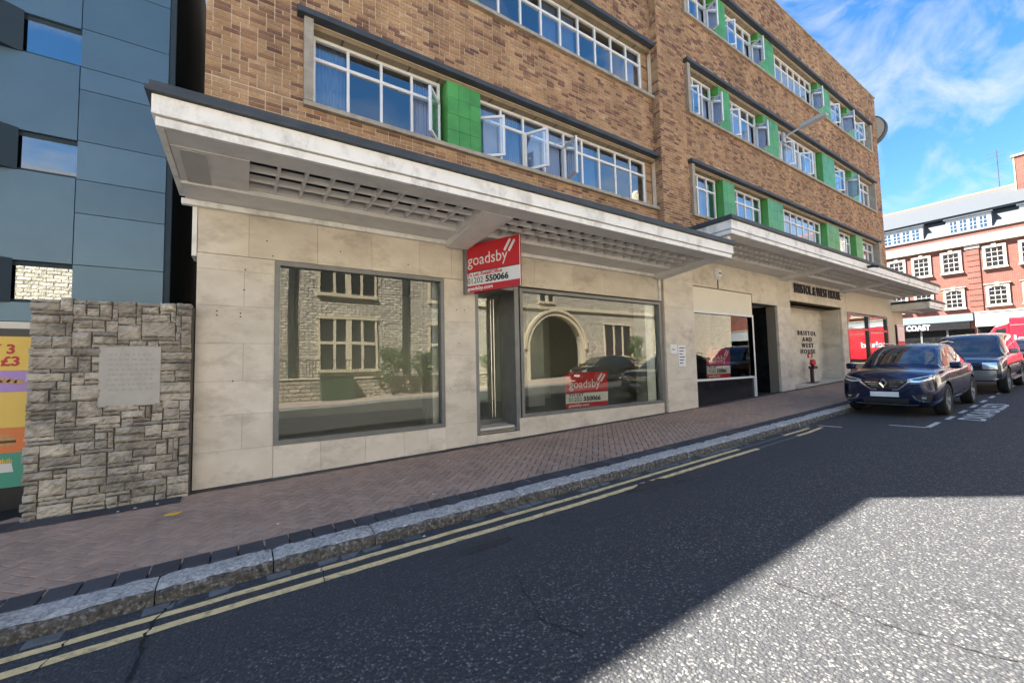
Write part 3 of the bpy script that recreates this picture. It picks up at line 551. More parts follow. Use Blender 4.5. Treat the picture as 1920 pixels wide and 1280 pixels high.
# recessed glass door
df = MB(); yd = YB + .5
df.box(3.86, 3.93, YB - .05, yd + .05, .40, 3.40); df.box(4.79, 4.90, YB - .06, yd + .05, .40, 3.42); df.box(3.93, 4.79, YB - .05, yd + .05, 3.33, 3.42); df.box(3.93, 4.79, yd, yd + .05, .52, .62); df.box(3.93, 4.0, yd, yd + .05, .62, 3.33)
d_ = df.build('door_frame', m_grey, BD)
b = MB(); b.box(4.0, 4.79, yd + .015, yd + .028, .62, 3.33); b.build('pane', m_glass, d_)
for xx in (4.50, 4.57): b = MB(); b.tube((xx, yd - .06, .66), (xx, yd - .06, 3.2), .016, 8); b.tube((xx, yd - .06, 1.0), (xx, yd + .02, 1.0), .01, 6); b.tube((xx, yd - .06, 2.8), (xx, yd + .02, 2.8), .01, 6); b.build('door_handle', m_steel, d_)
b = MB(); b.box(3.93, 4.79, YB + .02, yd - .002, .405, .52); b.build('door_step', m_stone, BD, bevel=.01)
b = MB(); b.box(3.90, 4.82, YB - .055, YB + .03, .44, .475); b.build('threshold', m_grey, BD)
# small glazed unit: cream board, glass, black stall riser
b = MB(); b.front(11.14, 14.6, YB - .055, YB + .02, 3.28, 4.0); b.build('cream_board', m_cream, BD)
shopwin(11.14, 14.6, 1.16, 3.275, 'glazed_unit', .06, YB - .02, m_upvc)
b = MB(); b.front(11.14, 14.54, YB - .02, YB + .1, .0, 1.155); b.build('stall_riser', m_black, BD)
b = MB(); b.front(14.54, 14.62, YB - .075, YB + .1, .1, 3.29); b.build('frame_post', m_upvc, BD)
b = MB(); b.box(11.12, 14.62, YB + .31, 11, .25, .4); b.build('shop_floor', m_floor, BD); b = MB(); b.box(11.12, 14.62, 11, 11.1, .4, 4.2); b.build('shop_back_wall', m_room, BD); b = MB(); b.box(11.12, 14.62, YB + .31, 11, 4.02, 4.1); b.build('shop_ceiling', m_room, BD)
# dark doorway lined with black marble
b = MB(); b.box(14.64, 16.35, 8.6, 8.7, .2, 3.72); b.build('marble_back', m_marble, BD); b = MB(); b.box(16.36, 16.5, 7.37, 8.6, .2, 3.72); b.build('marble_side', m_marble, BD); b = MB(); b.box(14.63, 16.36, YB, 8.7, 3.73, 3.8); b.build('doorway_soffit', m_white, BD)
b = MB(); b.box(14.62, 14.66, YB + .1, 8.6, .2, 3.72); b.build('marble_side', m_marble, BD)
b = MB(); b.box(16.352, 16.42, YB - .01, 7.369, .2, 3.72); b.build('reveal', m_stone, BD)
# entrance recess with inscription
b = MB(); b.box(17.3, 22.4, 7.85, 8.0, .2, 4.2); b.build('recess_wall', m_stone, BD); b = MB(); b.box(22.25, 22.31, YB, 7.85, .2, 3.95); b.build('reveal', m_stone, BD); b = MB(); b.box(17.35, 22.3, YB - .09, 7.86, 3.93, 3.99); b.build('recess_soffit', m_soff, BD)
def fl(x, y): return base(x) + .035
grid_sheet('recess_floor', lin(17.4, 22.3, 12), [6.98, 7.85], fl, m_stone, None, BD)
shopwin(22.97, 28.5, 1.0, 3.85, 'shop_window', .11, YB - .04, m_black, 2, 3.1)
b = MB(); b.front(22.95, 28.5, YB - .08, YB, .3, 1.0); b.build('stall_riser', m_paintst, BD)
b = MB(); b.box(22.4, 29.0, 11.5, 11.6, .3, 4.2); b.build('shop_back_wall', m_room, BD); b = MB(); b.box(22.4, 29, YB + .31, 11.5, .75, .9); b.build('shop_floor', m_floor, BD); b = MB(); b.box(22.4, 29, YB + .31, 11.5, 4.0, 4.1); b.build('shop_ceiling', m_room, BD)

# canopies
def canopy(x0, x1, yf, zb, zt, bays, panel=None, ends=True, dz_wall=.0, mould=True):
    C = MB(); C.box(x0 + .02, x1 - .02, yf + .03, YB - .01 - (0 if mould else .1), zt - .05, zt + .02); c = C.build('canopy', m_cansof, BD)
    b = MB(); zm = zb + (zt - zb) * .30
    b.box(x0, x1, yf, yf + .06, zm + .012, zt); b.build('fascia', m_white, c, bevel=.006)
    b = MB(); b.box(x0 + .03, x1 - .03, yf + .03, yf + .09, zb, zm); b.build('fascia_lip', m_white, c, bevel=.005)
    for xa, s in ((x0, 1), (x1, -1)):
        b = MB(); xx = sorted((xa, xa + s * .06)); b.box(xx[0], xx[1], yf + .062, YB - .1, zm + .012, zt); b.build('fascia', m_white, c, bevel=.006)
        b = MB(); xx = sorted((xa + s * .03, xa + s * .09)); b.box(xx[0], xx[1], yf + .092, YB - .1, zb, zm); b.build('fascia_lip', m_white, c)
    b = MB(); b.box(x0 - .05, x1 + .05, yf - .05, YB - .012 if mould else YB - .1, zt + .003, zt + .055); b.build('coping', m_dark, c, bevel=.01)
    b = MB(); b.box(x0 - .02, x1 + .02, yf - .02, YB - .012 if mould else YB - .1, zt + .056, zt + .125); b.build('roof_upstand', m_dark, c, bevel=.01)
    # soffit: edge beam, wall beam, cross beams, sunk lattice bays
    b = MB(); b.box(x0 + .095, x1 - .095, yf + .095, yf + .42, zb + .012, zt - .06); b.build('edge_beam', m_cansof, c)
    b = MB(); b.box(x0 + .095, x1 - .095, 6.52, YB - .06 if mould else YB - .11, zb - .03 + dz_wall, zt - .06); b.build('wall_beam', m_cansof, c)
    if mould: b = MB(); b.box(x0 + .05, x1 - .02, YB - .14, YB - .053, zb - .115 + dz_wall, zb - .034 + dz_wall); b.build('moulding', m_white, c, bevel=.01)
    y0, y1 = yf + .425, 6.518
    xcur = x0 + .097
    for ba, bb in bays:
        b = MB(); b.box(xcur, ba, y0, y1, zb + .004, zt - .06); b.prism([(y0, zb + .004), (y1, zb + .004), (y1, zb - .07), (yf + 1.2, zb - .045)], xcur, ba, 'x') if xcur > x0 + .2 or ba - xcur > .4 and False else None; b.build('beam', m_cansof, c)
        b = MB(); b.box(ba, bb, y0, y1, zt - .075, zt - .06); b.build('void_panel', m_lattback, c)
        rows = 3; nx = int(round((bb - ba) / .31)); zl = zb + .045
        for j in range(rows + 1):
            y = y0 + .02 + (y1 - y0 - .04) * j / rows; s = MB(); s.box(ba, bb, y - .011, y + .011, zl - .012, zl + .075); s.build('slat', m_cansof, c)
        for i in range(1, nx):
            x = ba + (bb - ba) * i / nx; s = MB(); s.box(x - .016, x + .016, y0 + .002, y1 - .002, zl - .016, zl + .07); s.build('slat', m_cansof, c)
        xcur = bb
    b = MB(); b.box(xcur, x1 - .097, y0, y1, zb + .004, zt - .06); b.build('beam', m_cansof, c)
    return c
c1 = canopy(-.77, 9.78, 5.13, 4.19, 4.49, [(.05, 3.15), (3.75, 9.3)])
b = MB(); b.prism([(5.56, 4.192), (6.6, 4.192), (7.06, 4.15), (7.06, 4.02), (6.3, 4.10)], 3.22, 3.66, 'x'); b.build('bracket_beam', m_cansof, c1)
b = MB(); b.prism([(5.56, 4.192), (6.6, 4.192), (7.06, 4.15), (7.06, 4.02), (6.3, 4.10)], 9.36, 9.7, 'x'); b.build('bracket_beam', m_cansof, c1)
b = MB(); b.box(-.60, -.36, 5.6, 6.75, 4.186, 4.1935); b.build('shade_panel', mat('soffit_shadow_panel', (.50, .50, .485), (.44, .44, .43), 3, .8), c1)  # flat panel; the shade of a recess is put into its darker grey
c2 = canopy(9.85, 29.0, 5.18, 4.84, 5.17, [(10.2, 16.6), (17.1, 22.4), (22.9, 28.5)], mould=False)
for xx in (16.65, 22.45): b = MB(); b.prism([(5.6, 4.842), (6.7, 4.842), (7.08, 4.82), (7.08, 4.68), (6.3, 4.76)], xx, xx + .4, 'x'); b.build('bracket_beam', m_cansof, c2)
c3 = canopy(29.2, 32.3, 5.6, 4.22, 4.55, [(29.6, 31.9)], mould=False)
# stair tower drum behind the far end
m_bayr = mat('bay_render', (.52, .46, .37), (.47, .41, .33), 2, .8)
b = MB(); b.lathe([(.0, 0), (.80, 0), (.80, .34), (.0, .34)], (29.42, 7.62, zc(12.75)), 'x', 28); b.build('round_sign', m_bayr, BD)
b = MB(); b.lathe([(.79, -.02), (.84, -.02), (.84, .36), (.79, .36)], (29.42, 7.62, zc(12.75)), 'x', 28); b.build('sign_rim', m_dark, BD)

# lettering on the building
for s_, x0, w_ in (('BRISTOL & WEST HOUSE', 17.72, 4.5),):
    o = text(s_, .52, m_ink, 'raised_lettering', BD, (x0, YB - .13, 4.33), (1, 0, 0), (0, 0, 1), .04, .002)
    xsz = max(v.co.x for v in o.data.vertices) - x0
    for v in o.data.vertices: v.co.x = x0 + (v.co.x - x0) * w_ / xsz
for i, s_ in enumerate(('BRISTOL', 'AND', 'WEST', 'HOUSE')):
    text(s_, .27, m_ink, 'raised_lettering', BD, (20.6, 7.835, 2.78 - i * .265), (1, 0, 0), (0, 0, 1), .02, .004, 'CENTER', 1.3, gap=1.45)

# ------------------------------------------------------------------ estate agent boards
def agent_board(label, name, p0, p1, z0, z1, small, line2, tilt=0, post=True, cat='sign'):
    p0, p1 = Vector((*p0, 0)), Vector((*p1, 0)); xd = (p1 - p0); w = xd.length; xd.normalize(); n = xd.cross(Vector((0, 0, 1))); h = z1 - z0
    root = thing(name, label, cat, (*(p0 + xd * w / 2).to_2d(), z0)); org = Vector((p0.x, p0.y, z0)); zd = (Vector((0, 0, 1)) + xd * tilt).normalized()
    def pt(u, v, d=0): return org + xd * u * w + zd * v * h + n * d
    def plate(u0, u1, v0, v1, d0, d1, mt, nm):
        b = MB(); b.add([pt(u0, v0, d0), pt(u1, v0, d0), pt(u1, v1, d0), pt(u0, v1, d0), pt(u0, v0, d1), pt(u1, v0, d1), pt(u1, v1, d1), pt(u0, v1, d1)], [(0, 1, 2, 3), (7, 6, 5, 4), (0, 4, 5, 1), (1, 5, 6, 2), (2, 6, 7, 3), (3, 7, 4, 0)]); return b.build(nm, mt, root)
    plate(0, 1, 0, 1, 0, -.02, m_sw, 'board'); plate(.0, 1, .42, 1, .003, .0004, m_red, 'red_field'); plate(0, 1, 0, .13, .003, .0004, m_red, 'red_field'); plate(0, 1, .405, .42, .0035, .0004, m_ink, 'dark_rule')
    def tx(s, size, u, v, mt, bold, u1):
        o = text(s, size * h, mt, 'lettering', root, pt(u, v, .005), xd, zd, .002, bold * h); p0_ = pt(u, v, .005); wd = max((q.co - p0_).dot(xd) for q in o.data.vertices); k_ = (u1 - u) * w / wd
        for q in o.data.vertices: q.co += xd * (q.co - p0_).dot(xd) * (k_ - 1)
    tx('goadsby', .335, .07, .555, m_sw, .0, .80)
    tx(small, .105, .06, .325, m_red if small[1] == 'o' else m_ink, .002, .70 if small[1] == 'o' else .40); tx('01202', .175, .06, .175, m_ink, -.001, .355); tx('550066', .175, .40, .175, m_ink, .006, .81); tx(line2, .10, .06, .035, m_sw, .003, .53)
    for k in (0, 1):                            # the two slanted rounded strokes
        b = MB(); c0 = (.755 + .075 * k, .76 - .03 * k); dv = (.085, .17); vs = []; ln = math.hypot(dv[0] * w, dv[1] * h); r = .020 * w
        ax = (dv[0] * w / ln, dv[1] * h / ln); px = (-ax[1], ax[0]); pts = []
        for i in range(9): a = -math.pi / 2 + math.pi * i / 8; pts.append((ln + r * math.cos(a), r * math.sin(a)))
        for i in range(9): a = math.pi / 2 + math.pi * i / 8; pts.append((r * math.cos(a), r * math.sin(a)))
        for s, t in pts: vs.append(pt(c0[0], c0[1], .006) + xd * (ax[0] * s + px[0] * t) + zd * (ax[1] * s + px[1] * t))
        b.add(vs, [tuple(range(len(vs)))]); b.build('logo_stroke', m_sw, root)
    return root
sg = agent_board('red and white agent board projecting from the wall above the glass door', 'agent_board', (3.62, 7.12), (4.13, 5.95), 3.18, 4.10, 'To Let: Retail/Office', 'goadsby.com')
b = MB(); b.box(3.60, 3.66, 7.05, 7.14, 3.15, 4.12); b.build('wall_bracket', m_grey, sg)
b = MB(); b.add([(3.84, 7.14, 3.18), (3.86, 7.14, 3.18), (4.15, 5.96, 3.18), (4.17, 5.96, 3.18), (3.84, 7.14, 4.1), (3.86, 7.14, 4.1), (4.15, 5.96, 4.1), (4.17, 5.96, 4.1)], [(0, 2, 6, 4), (1, 5, 7, 3), (0, 1, 3, 2), (4, 6, 7, 5)]); b.build('rear_board', m_red, sg)
agent_board('red and white agent board leaning inside the large window right of the door', 'agent_board', (6.25, 7.28), (7.60, 7.26), .735, 1.56, 'TO LET', 'goadsby.com', .03)
agent_board('red and white agent board inside the small window under the cream board', 'agent_board', (11.95, 7.27), (13.25, 7.26), 1.23, 2.14, 'TO LET', 'goadsby.com', .02)

# ------------------------------------------------------------------ rubble stone wall with plaque
sw = thing('stone_wall', 'short rubble stone wall with an engraved plaque left of the shop', 'wall', (-1.28, 7.2, base(-1.28)))
WX0, WX1, WZ0, WZ1, WYF = -2.04, -.55, .02, 2.67, 6.98
b = MB(); b.box(WX0 + .03, WX1, WYF + .03, WYF + .42, WZ0 - .1, WZ1 - .03); b.build('core', m_rubj, sw)
b = MB(); b.box(-1.455, -.875, WYF - .004, WYF + .029, 1.355, 2.105); pq = b.build('plaque', m_plaq, sw, bevel=.006)
rs = random.Random(5)
for i in range(9):
    s_ = ''.join(rs.choice('AEINORSTLHDC') + ('' if rs.random() > .2 else ' ') for _ in range(13))
# worn, unreadable engraved lines
for i in range(8):
    xx = -1.37
    while xx < -.96:
        w = rs.uniform(.012, .05); b = MB(); b.box(xx, xx + w, WYF - .0048, WYF - .0042, 1.985 - i * .062, 1.985 - i * .062 + .022); b.build('worn_inscription', m_plaqt, pq); xx += w + rs.uniform(.012, .03)
ux, uz = .0568, .0490; nx, nz = int(round((WX1 - WX0) / ux)), int(round((WZ1 - WZ0) / uz)); occ = [[False] * nz for _ in range(nx)]
for i in range(nx):
    for j in range(nz):
        xm_, zm_ = WX0 + (i + .5) * ux, WZ0 + (j + .5) * uz
        if -1.43 < xm_ < -.90 and 1.385 < zm_ < 2.075: occ[i][j] = True
for j in range(nz):
    for i in range(nx):
        if occ[i][j]: continue
        h = rs.choices((1, 2, 3, 4), (.30, .44, .20, .06))[0]; w = rs.randint(3, 7) if rs.random() < .86 else 2
        if h == 1: w = rs.randint(3, 6)
        w = min(w, nx - i); h = min(h, nz - j)
        while any(occ[i + a][j] for a in range(w)): w -= 1
        while any(occ[i + a][j + c] for a in range(w) for c in range(h)): h -= 1
        if 0 < nx - i - w < 2: w = min(nx - i, w + 1) if not any(occ[min(i + w, nx - 1)][j + c] for c in range(h)) else w
        for a in range(w):
            for c in range(h): occ[i + a][j + c] = True
        x0, x1, z0, z1 = WX0 + i * ux + .006, WX0 + (i + w) * ux - .006, WZ0 + j * uz + .005, WZ0 + (j + h) * uz - .005
        if i == 0: x0 -= rs.uniform(0, .03)
        if j + h >= nz: z1 += rs.uniform(-.01, .02)
        b = MB(); gx, gz = max(3, w * 2 + 1), max(3, h * 2 + 1); pr = rs.uniform(.012, .04); vs = []; jx = [rs.uniform(-.006, .006) for _ in range(4)]
        for k in range(gz):
            for l in range(gx):
                u, v = l / (gx - 1), k / (gz - 1); edge = min(u * (gx - 1), (1 - u) * (gx - 1), v * (gz - 1), (1 - v) * (gz - 1)) < .5
                vs.append((x0 + u * (x1 - x0) + (jx[0] if k == 0 else jx[1]) * (1 if edge else 0) + (0 if edge else rs.uniform(-.008, .008)), WYF + .022 - (0 if edge else pr + rs.uniform(-.016, .014)), z0 + v * (z1 - z0) + (rs.uniform(-.005, .005))))
        fs = [(k * gx + l, k * gx + l + 1, (k + 1) * gx + l + 1, (k + 1) * gx + l) for k in range(gz - 1) for l in range(gx - 1)]
        rim = [l for l in range(gx)] + [k * gx + gx - 1 for k in range(1, gz)] + [(gz - 1) * gx + l for l in range(gx - 2, -1, -1)] + [k * gx for k in range(gz - 2, 0, -1)]
        n0 = len(vs); back = WYF + (.40 if (i == 0 or j + h >= nz) else .045)
        for r_ in rim: vs.append((vs[r_][0], back, vs[r_][2]))
        fs += [(rim[q], n0 + q, n0 + (q + 1) % len(rim), rim[(q + 1) % len(rim)]) for q in range(len(rim))]
        b.add(vs, fs, 0.0); b.build('stone', m_rub, sw)

# ------------------------------------------------------------------ blue clad building on the left
bb = thing('blue_clad_building', 'dark blue panel clad building behind the rubble wall at left', 'building', (-8, 12, base(-8)))
YBL = 8.0; TOPB = zc(9.9)
b = MB(); b.box(-14, -.99, YBL + .07, 15.2, 0, TOPB); b.build('wall', m_gap, bb)
b = MB(); b.box(-.988, -.95, YBL + .09, 15.1, 0, TOPB); b.build('side_panel', m_gap, bb)
b = MB(); b.box(-14.05, -.93, YBL - .03, 15.25, TOPB + .002, TOPB + .10); b.build('coping', m_blued, bb)
b = MB(); b.box(-1.0, -.93, YBL + .015, YBL + .09, 0, TOPB); b.build('corner_trim', m_blued, bb)
WIN = [(zc(.98), zc(1.53)), (zc(2.75), zc(3.29)), (zc(4.38), zc(4.93)), (zc(6.02), zc(6.58)), (zc(7.67), zc(8.22))]
jr = [zc(.72), zc(1.53), zc(2.26), zc(2.74), zc(3.30), zc(4.05), zc(4.38), zc(4.95), zc(5.7), zc(6.03), zc(6.6), zc(7.35), zc(7.68), zc(8.25), zc(9.0), TOPB]
def panel(x0, x1, z0, z1): b = MB(); b.box(x0 + .005, x1 - .005, YBL, YBL + .05, z0 + .005, z1 - .005); b.build('panel', m_blue, bb)
for i in range(len(jr) - 1): panel(-1.97, -1.0, jr[i], jr[i + 1])
xb = [-14, -12.4, -11.3, -10.2, -9.0, -7.9, -6.8, -5.7, -4.6, -3.6, -2.95, -1.97]
for i in range(len(xb) - 1):
    zp = zc(.72)
    for a, c in WIN:
        if i == len(xb) - 2 or i % 2 == 0:
            mid = None
            panel(xb[i], xb[i + 1], zp, a)
            w = MB(); xo0, xo1 = xb[i] + .005, xb[i + 1] - .005
            w.box(xo0, xo1, YBL + .052, YBL + .068, c - .06, c); w.box(xo0, xo1, YBL + .052, YBL + .068, a, a + .04); wo_ = w.build('window_frame', m_blued, bb)
            g = MB(); g.box(xo0, xo1, YBL + .056, YBL + .062, a + .042, c - .062); g.build('pane', m_glassu, wo_)
        else: panel(xb[i], xb[i + 1], zp, a); panel(xb[i], xb[i + 1], a, c)
        zp = c
    panel(xb[i], xb[i + 1], zp, TOPB)
# projecting wedge shaped hoods left of each window
for a, c in WIN:
    b = MB(); b.prism([(-2.52, YBL - .002), (-3.9, YBL - .85), (-3.9, YBL - .002)], a - .01, c + .02, 'z'); b.build('angled_fin', m_blued, bb)  # darker blue carries the shade of the turned faces
b = MB(); b.box(-14, -1.0, YBL + .0, YBL + .06, zc(.62), zc(.715)); b.build('cream_band', m_cream, bb)
# poster in the ground floor window of the blue building
po = thing('menu_poster', 'tall fast food poster in coloured bands at the left edge behind the stone wall', 'poster', (-2.8, 7.96, .2))
for z0, z1, c, nm in ((zc(.52), zc(.62), (.02, .022, .025), 'black_band'), (zc(.08), zc(.518), (.80, .52, .08), 'yellow_band'), (zc(-.19), zc(.078), (.42, .25, .58), 'purple_band'), (zc(-.645), zc(-.192), (.80, .53, .10), 'yellow_band'), (zc(-.96), zc(-.647), (.75, .20, .05), 'orange_band'), (zc(-1.39), zc(-.962), (.06, .33, .22), 'green_band'), (zc(-1.68), zc(-1.392), (.012, .014, .018), 'black_base')):
    b = MB(); b.box(-3.6, -1.9, 7.93, 7.99, z0, z1); b.build(nm, mat('poster_' + nm, c, None, rough=.4), po)
m_prtred = mat('poster_red', (.48, .02, .02), None, rough=.45); m_prtpur = mat('poster_purple', (.17, .07, .30), None, rough=.45); m_prtyel = mat('poster_gold', (.85, .50, .04), None, rough=.45); m_bun = mat('poster_bun', (.48, .24, .08), (.62, .36, .14), 30, .5); m_fil = mat('poster_filling', (.10, .05, .02), None, rough=.6); m_carton = mat('poster_carton', (.72, .70, .66), None, rough=.5)
YP = 7.929
def ptx(s, size, x, z, mt, bold=.004, al='RIGHT', sx=1): text(s, size, mt, 'printed_lettering', po, (x, YP, z), (1, 0, 0), (0, 0, 1), .002, bold, al, sx)
ptx('Y 3', .165, -2.43, zc(.30), m_prtred, .006); ptx('£3', .165, -2.385, zc(.145), m_prtred, .006)
b = MB(); b.box(-2.50, -2.41, YP - .001, YP + .002, zc(-.29), zc(-.20)); b.build('logo_square', m_prtred, po); ptx('m', .115, -2.455, zc(-.275), m_prtyel, .003, 'CENTER', .75)
for v in po.children[-1].data.vertices: v.co.y -= .003
ptx("IX 'N' MATCH", .085, -2.305, zc(-.395), m_prtpur, .004); ptx('MENU', .085, -2.36, zc(-.475), m_prtpur, .004)
def ell(x, z, rx, rz, mt, nm, zcut=None):
    b = MB(); b.add([(x + rx * math.cos(2 * math.pi * i / 18), YP - .002, max(z + rz * math.sin(2 * math.pi * i / 18), zcut if zcut is not None else -9)) for i in range(18)], [tuple(range(18))]); b.build(nm, mt, po)
for dx, dz, r in ((-.17, 0, .05), (-.10, .02, .05), (-.04, .0, .045), (.02, -.005, .04)): ell(-2.41 + dx, zc(-.06) + dz, r, .032, m_bun, 'printed_nugget')
ell(-2.52, zc(-.80), .13, .075, m_bun, 'printed_bun', zc(-.80)); b = MB(); b.box(-2.65, -2.39, YP - .001, YP + .002, zc(-.835), zc(-.803)); b.build('printed_patty', m_fil, po); b = MB(); b.box(-2.64, -2.40, YP - .001, YP + .002, zc(-.872), zc(-.838)); b.build('printed_bun', m_bun, po)
b = MB(); b.prism([(-2.55, zc(-1.2)), (-2.40, zc(-1.2)), (-2.42, zc(-1.09)), (-2.53, zc(-1.09))], YP - .001, YP + .002); b.build('printed_carton', m_carton, po)
for i in range(7): b = MB(); x = -2.535 + i * .018; b.box(x, x + .010, YP - .001, YP + .002, zc(-1.088), zc(-1.05) + (i * 7 % 3) * .012); b.build('printed_chip', m_prtyel, po)

# ------------------------------------------------------------------ red brick building across the far end of the street
def redbrick_mat():
    M = bpy.data.materials.new('red_brick_wall'); M.use_nodes = True; t = M.node_tree; L = t.links.new; p = t.nodes['Principled BSDF']; g = N(t, 'ShaderNodeNewGeometry'); sp = N(t, 'ShaderNodeSeparateXYZ'); cb = N(t, 'ShaderNodeCombineXYZ'); L(g.outputs['Position'], sp.inputs[0]); L(sp.outputs['Y'], cb.inputs['X']); L(sp.outputs['Z'], cb.inputs['Y'])
    bk = N(t, 'ShaderNodeTexBrick'); bk.inputs['Color1'].default_value = (.19, .05, .03, 1); bk.inputs['Color2'].default_value = (.12, .03, .021, 1); bk.inputs['Mortar'].default_value = (.19, .13, .105, 1); bk.inputs['Scale'].default_value = 1; bk.inputs['Brick Width'].default_value = .225; bk.inputs['Row Height'].default_value = .075; bk.inputs['Mortar Size'].default_value = .008; L(cb.outputs[0], bk.inputs['Vector'])
    nz = N(t, 'ShaderNodeTexNoise'); nz.inputs['Scale'].default_value = 1.3; nz.inputs['Detail'].default_value = 8; L(g.outputs['Position'], nz.inputs['Vector']); mr = N(t, 'ShaderNodeMapRange'); mr.inputs['To Min'].default_value = .7; mr.inputs['To Max'].default_value = 1.35; L(nz.outputs['Fac'], mr.inputs['Value']); hv = N(t, 'ShaderNodeHueSaturation'); L(mr.outputs[0], hv.inputs['Value']); L(bk.outputs['Color'], hv.inputs['Color']); L(hv.outputs[0], p.inputs['Base Color']); p.inputs['Roughness'].default_value = .85
    return M
m_rb = redbrick_mat(); m_cream2 = mat('cream_stone', (.40, .365, .295), (.345, .315, .25), 3, .7); m_slate = mat('slate_roof', (.055, .062, .07), (.08, .088, .095), 14, .6, .4, 30, stretch=(1, .5, 6)); m_cornice = mat('grey_cornice', (.19, .19, .187), (.16, .16, .157), 2, .75); m_fgrey = mat('grey_fascia', (.15, .20, .225), (.13, .175, .20), 2, .5); m_pale = mat('pale_fascia', (.33, .37, .39), (.31, .35, .37), 2, .5); m_ridge = mat('ridge_tile', (.40, .16, .12), None, rough=.8); m_sash = mat('sash_white', (.46, .46, .45), None, rough=.45)
XRB = 50.0
rb = thing('red_brick_terrace', 'red brick building with white sash windows and slate dormers across the junction', 'building', (56, 0, base(50)))
YA, YZ = -16, 14.6
b = MB(); b.box(XRB, 62, YA, YZ, .6, zc(9.02)); b.build('wall', m_rb, rb)
b = MB(); b.box(XRB - .12, XRB + .3, YA, YZ, zc(9.10), zc(9.78)); b.build('cornice', m_cornice, rb); b = MB(); b.box(XRB - .30, XRB + .3, YA, YZ, zc(9.03), zc(9.095)); b.build('cornice_ledge', m_cream2, rb)
b = MB(); b.box(XRB - .02, XRB + .4, YA, YZ, zc(9.785), zc(10.15)); b.build('parapet', m_rb, rb); b = MB(); b.box(XRB - .14, XRB + .45, YA, YZ, zc(10.152), zc(10.25)); b.build('parapet_coping', m_cornice, rb)
b = MB(); b.prism([(XRB + .4, zc(10.1)), (XRB + 1.15, zc(11.75)), (XRB + 11, zc(11.75)), (XRB + 11.6, zc(10.1))], YA, YZ, 'y'); b.build('mansard', m_slate, rb)
b = MB(); b.box(XRB + .75, XRB + 1.3, YA, YZ, zc(11.76), zc(11.96)); b.build('gutter', m_gap, rb)
b = MB(); b.prism([(XRB + .95, zc(11.97)), (XRB + 4.2, zc(14.2)), (XRB + 7.5, zc(14.2)), (XRB + 11, zc(11.97))], YA, YZ, 'y'); b.build('roof', m_slate, rb); b = MB(); b.box(XRB + 4.1, XRB + 4.5, YA, YZ, zc(14.15), zc(14.33)); b.build('ridge', m_ridge, rb)
m_pn = glass_mat('far_glass', (.35, .38, .42), 2.0, .14)
def sash(y0, y1, z0, z1, cols, rows, arch=False, x=XRB):
    w = MB(); sw_ = .16
    w.box(x - .12, x + .02, y0, y0 + sw_, z0, z1); w.box(x - .12, x + .02, y1 - sw_, y1, z0, z1); w.box(x - .125, x + .02, y0 + sw_ + .001, y1 - sw_ - .001, z1 - .17, z1 - .001); w.box(x - .22, x + .02, y0 - .06, y1 + .06, z0 - .12, z0 - .002)
    yc = (y0 + y1) / 2; w.box(x - .17, x + .0, yc - .12, yc + .12, z1 - .2, z1 + .14)
    if arch:
        for k in range(6):
            ya = y0 + sw_ + (y1 - y0 - 2 * sw_) * k / 6; yb = y0 + sw_ + (y1 - y0 - 2 * sw_) * (k + 1) / 6; t = abs((k + .5) / 6 - .5) * 2; w.box(x - .10, x + .02, ya + .001, yb - .001, z1 - .18 - .16 * t * t, z1 - .171)
        w.box(x - .2, x + .0, y0 - .1, y1 + .1, z1 + .002, z1 + .06)
    o = w.build('window_surround', m_cream2, rb); ga, gb_, gz0, gz1 = y0 + sw_, y1 - sw_, z0 + .06, z1 - .17
    g = MB(); g.box(x - .03, x - .015, ga, gb_, gz0, gz1); g.build('pane', m_pn, o)
    f_ = MB(); bw = .03
    for i in range(cols + 1): yy = ga + (gb_ - ga) * i / cols; e = bw if 0 < i < cols else .05; f_.box(x - .06, x - .031, yy - e / 2, yy + e / 2, gz0, gz1)
    for j in range(rows + 1): zz_ = gz0 + (gz1 - gz0) * j / rows; e = bw if j not in (0, rows, rows // 2) else .06; f_.box(x - .062, x - .032, ga, gb_, zz_ - e / 2, zz_ + e / 2)
    f_.build('sash_bars', m_sash, o)
    if x == XRB:
        r_ = MB(); r_.prism([(x - .015, z0 + .1), (x - .014, z0 - .3), (x - .013, z1 - .1)], ga, gb_, 'y') if False else None
cy = [11.55, 9.92, 8.1, 5.70, 3.85, 2.0, -.2, -2.2, -4.4, -6.4]
for y in cy:
    sash(y - .62, y + .62, zc(6.98), zc(8.75), 3, 4); sash(y - .62, y + .62, zc(3.95), zc(5.62), 3, 4, True)
for y in (6.87, .9, -5.4, 13.0):
    for k in range(11): b = MB(); b.box(XRB - .10, XRB - .001, y - .36, y + .36, zc(3.5) + k * .47, zc(3.5) + k * .47 + .42); b.build('quoin_block', m_rb, rb)
    b = MB(); b.box(XRB - .16, XRB - .001, y - .42, y + .42, zc(8.72), zc(8.98)); b.build('pier_cap', m_cream2, rb)
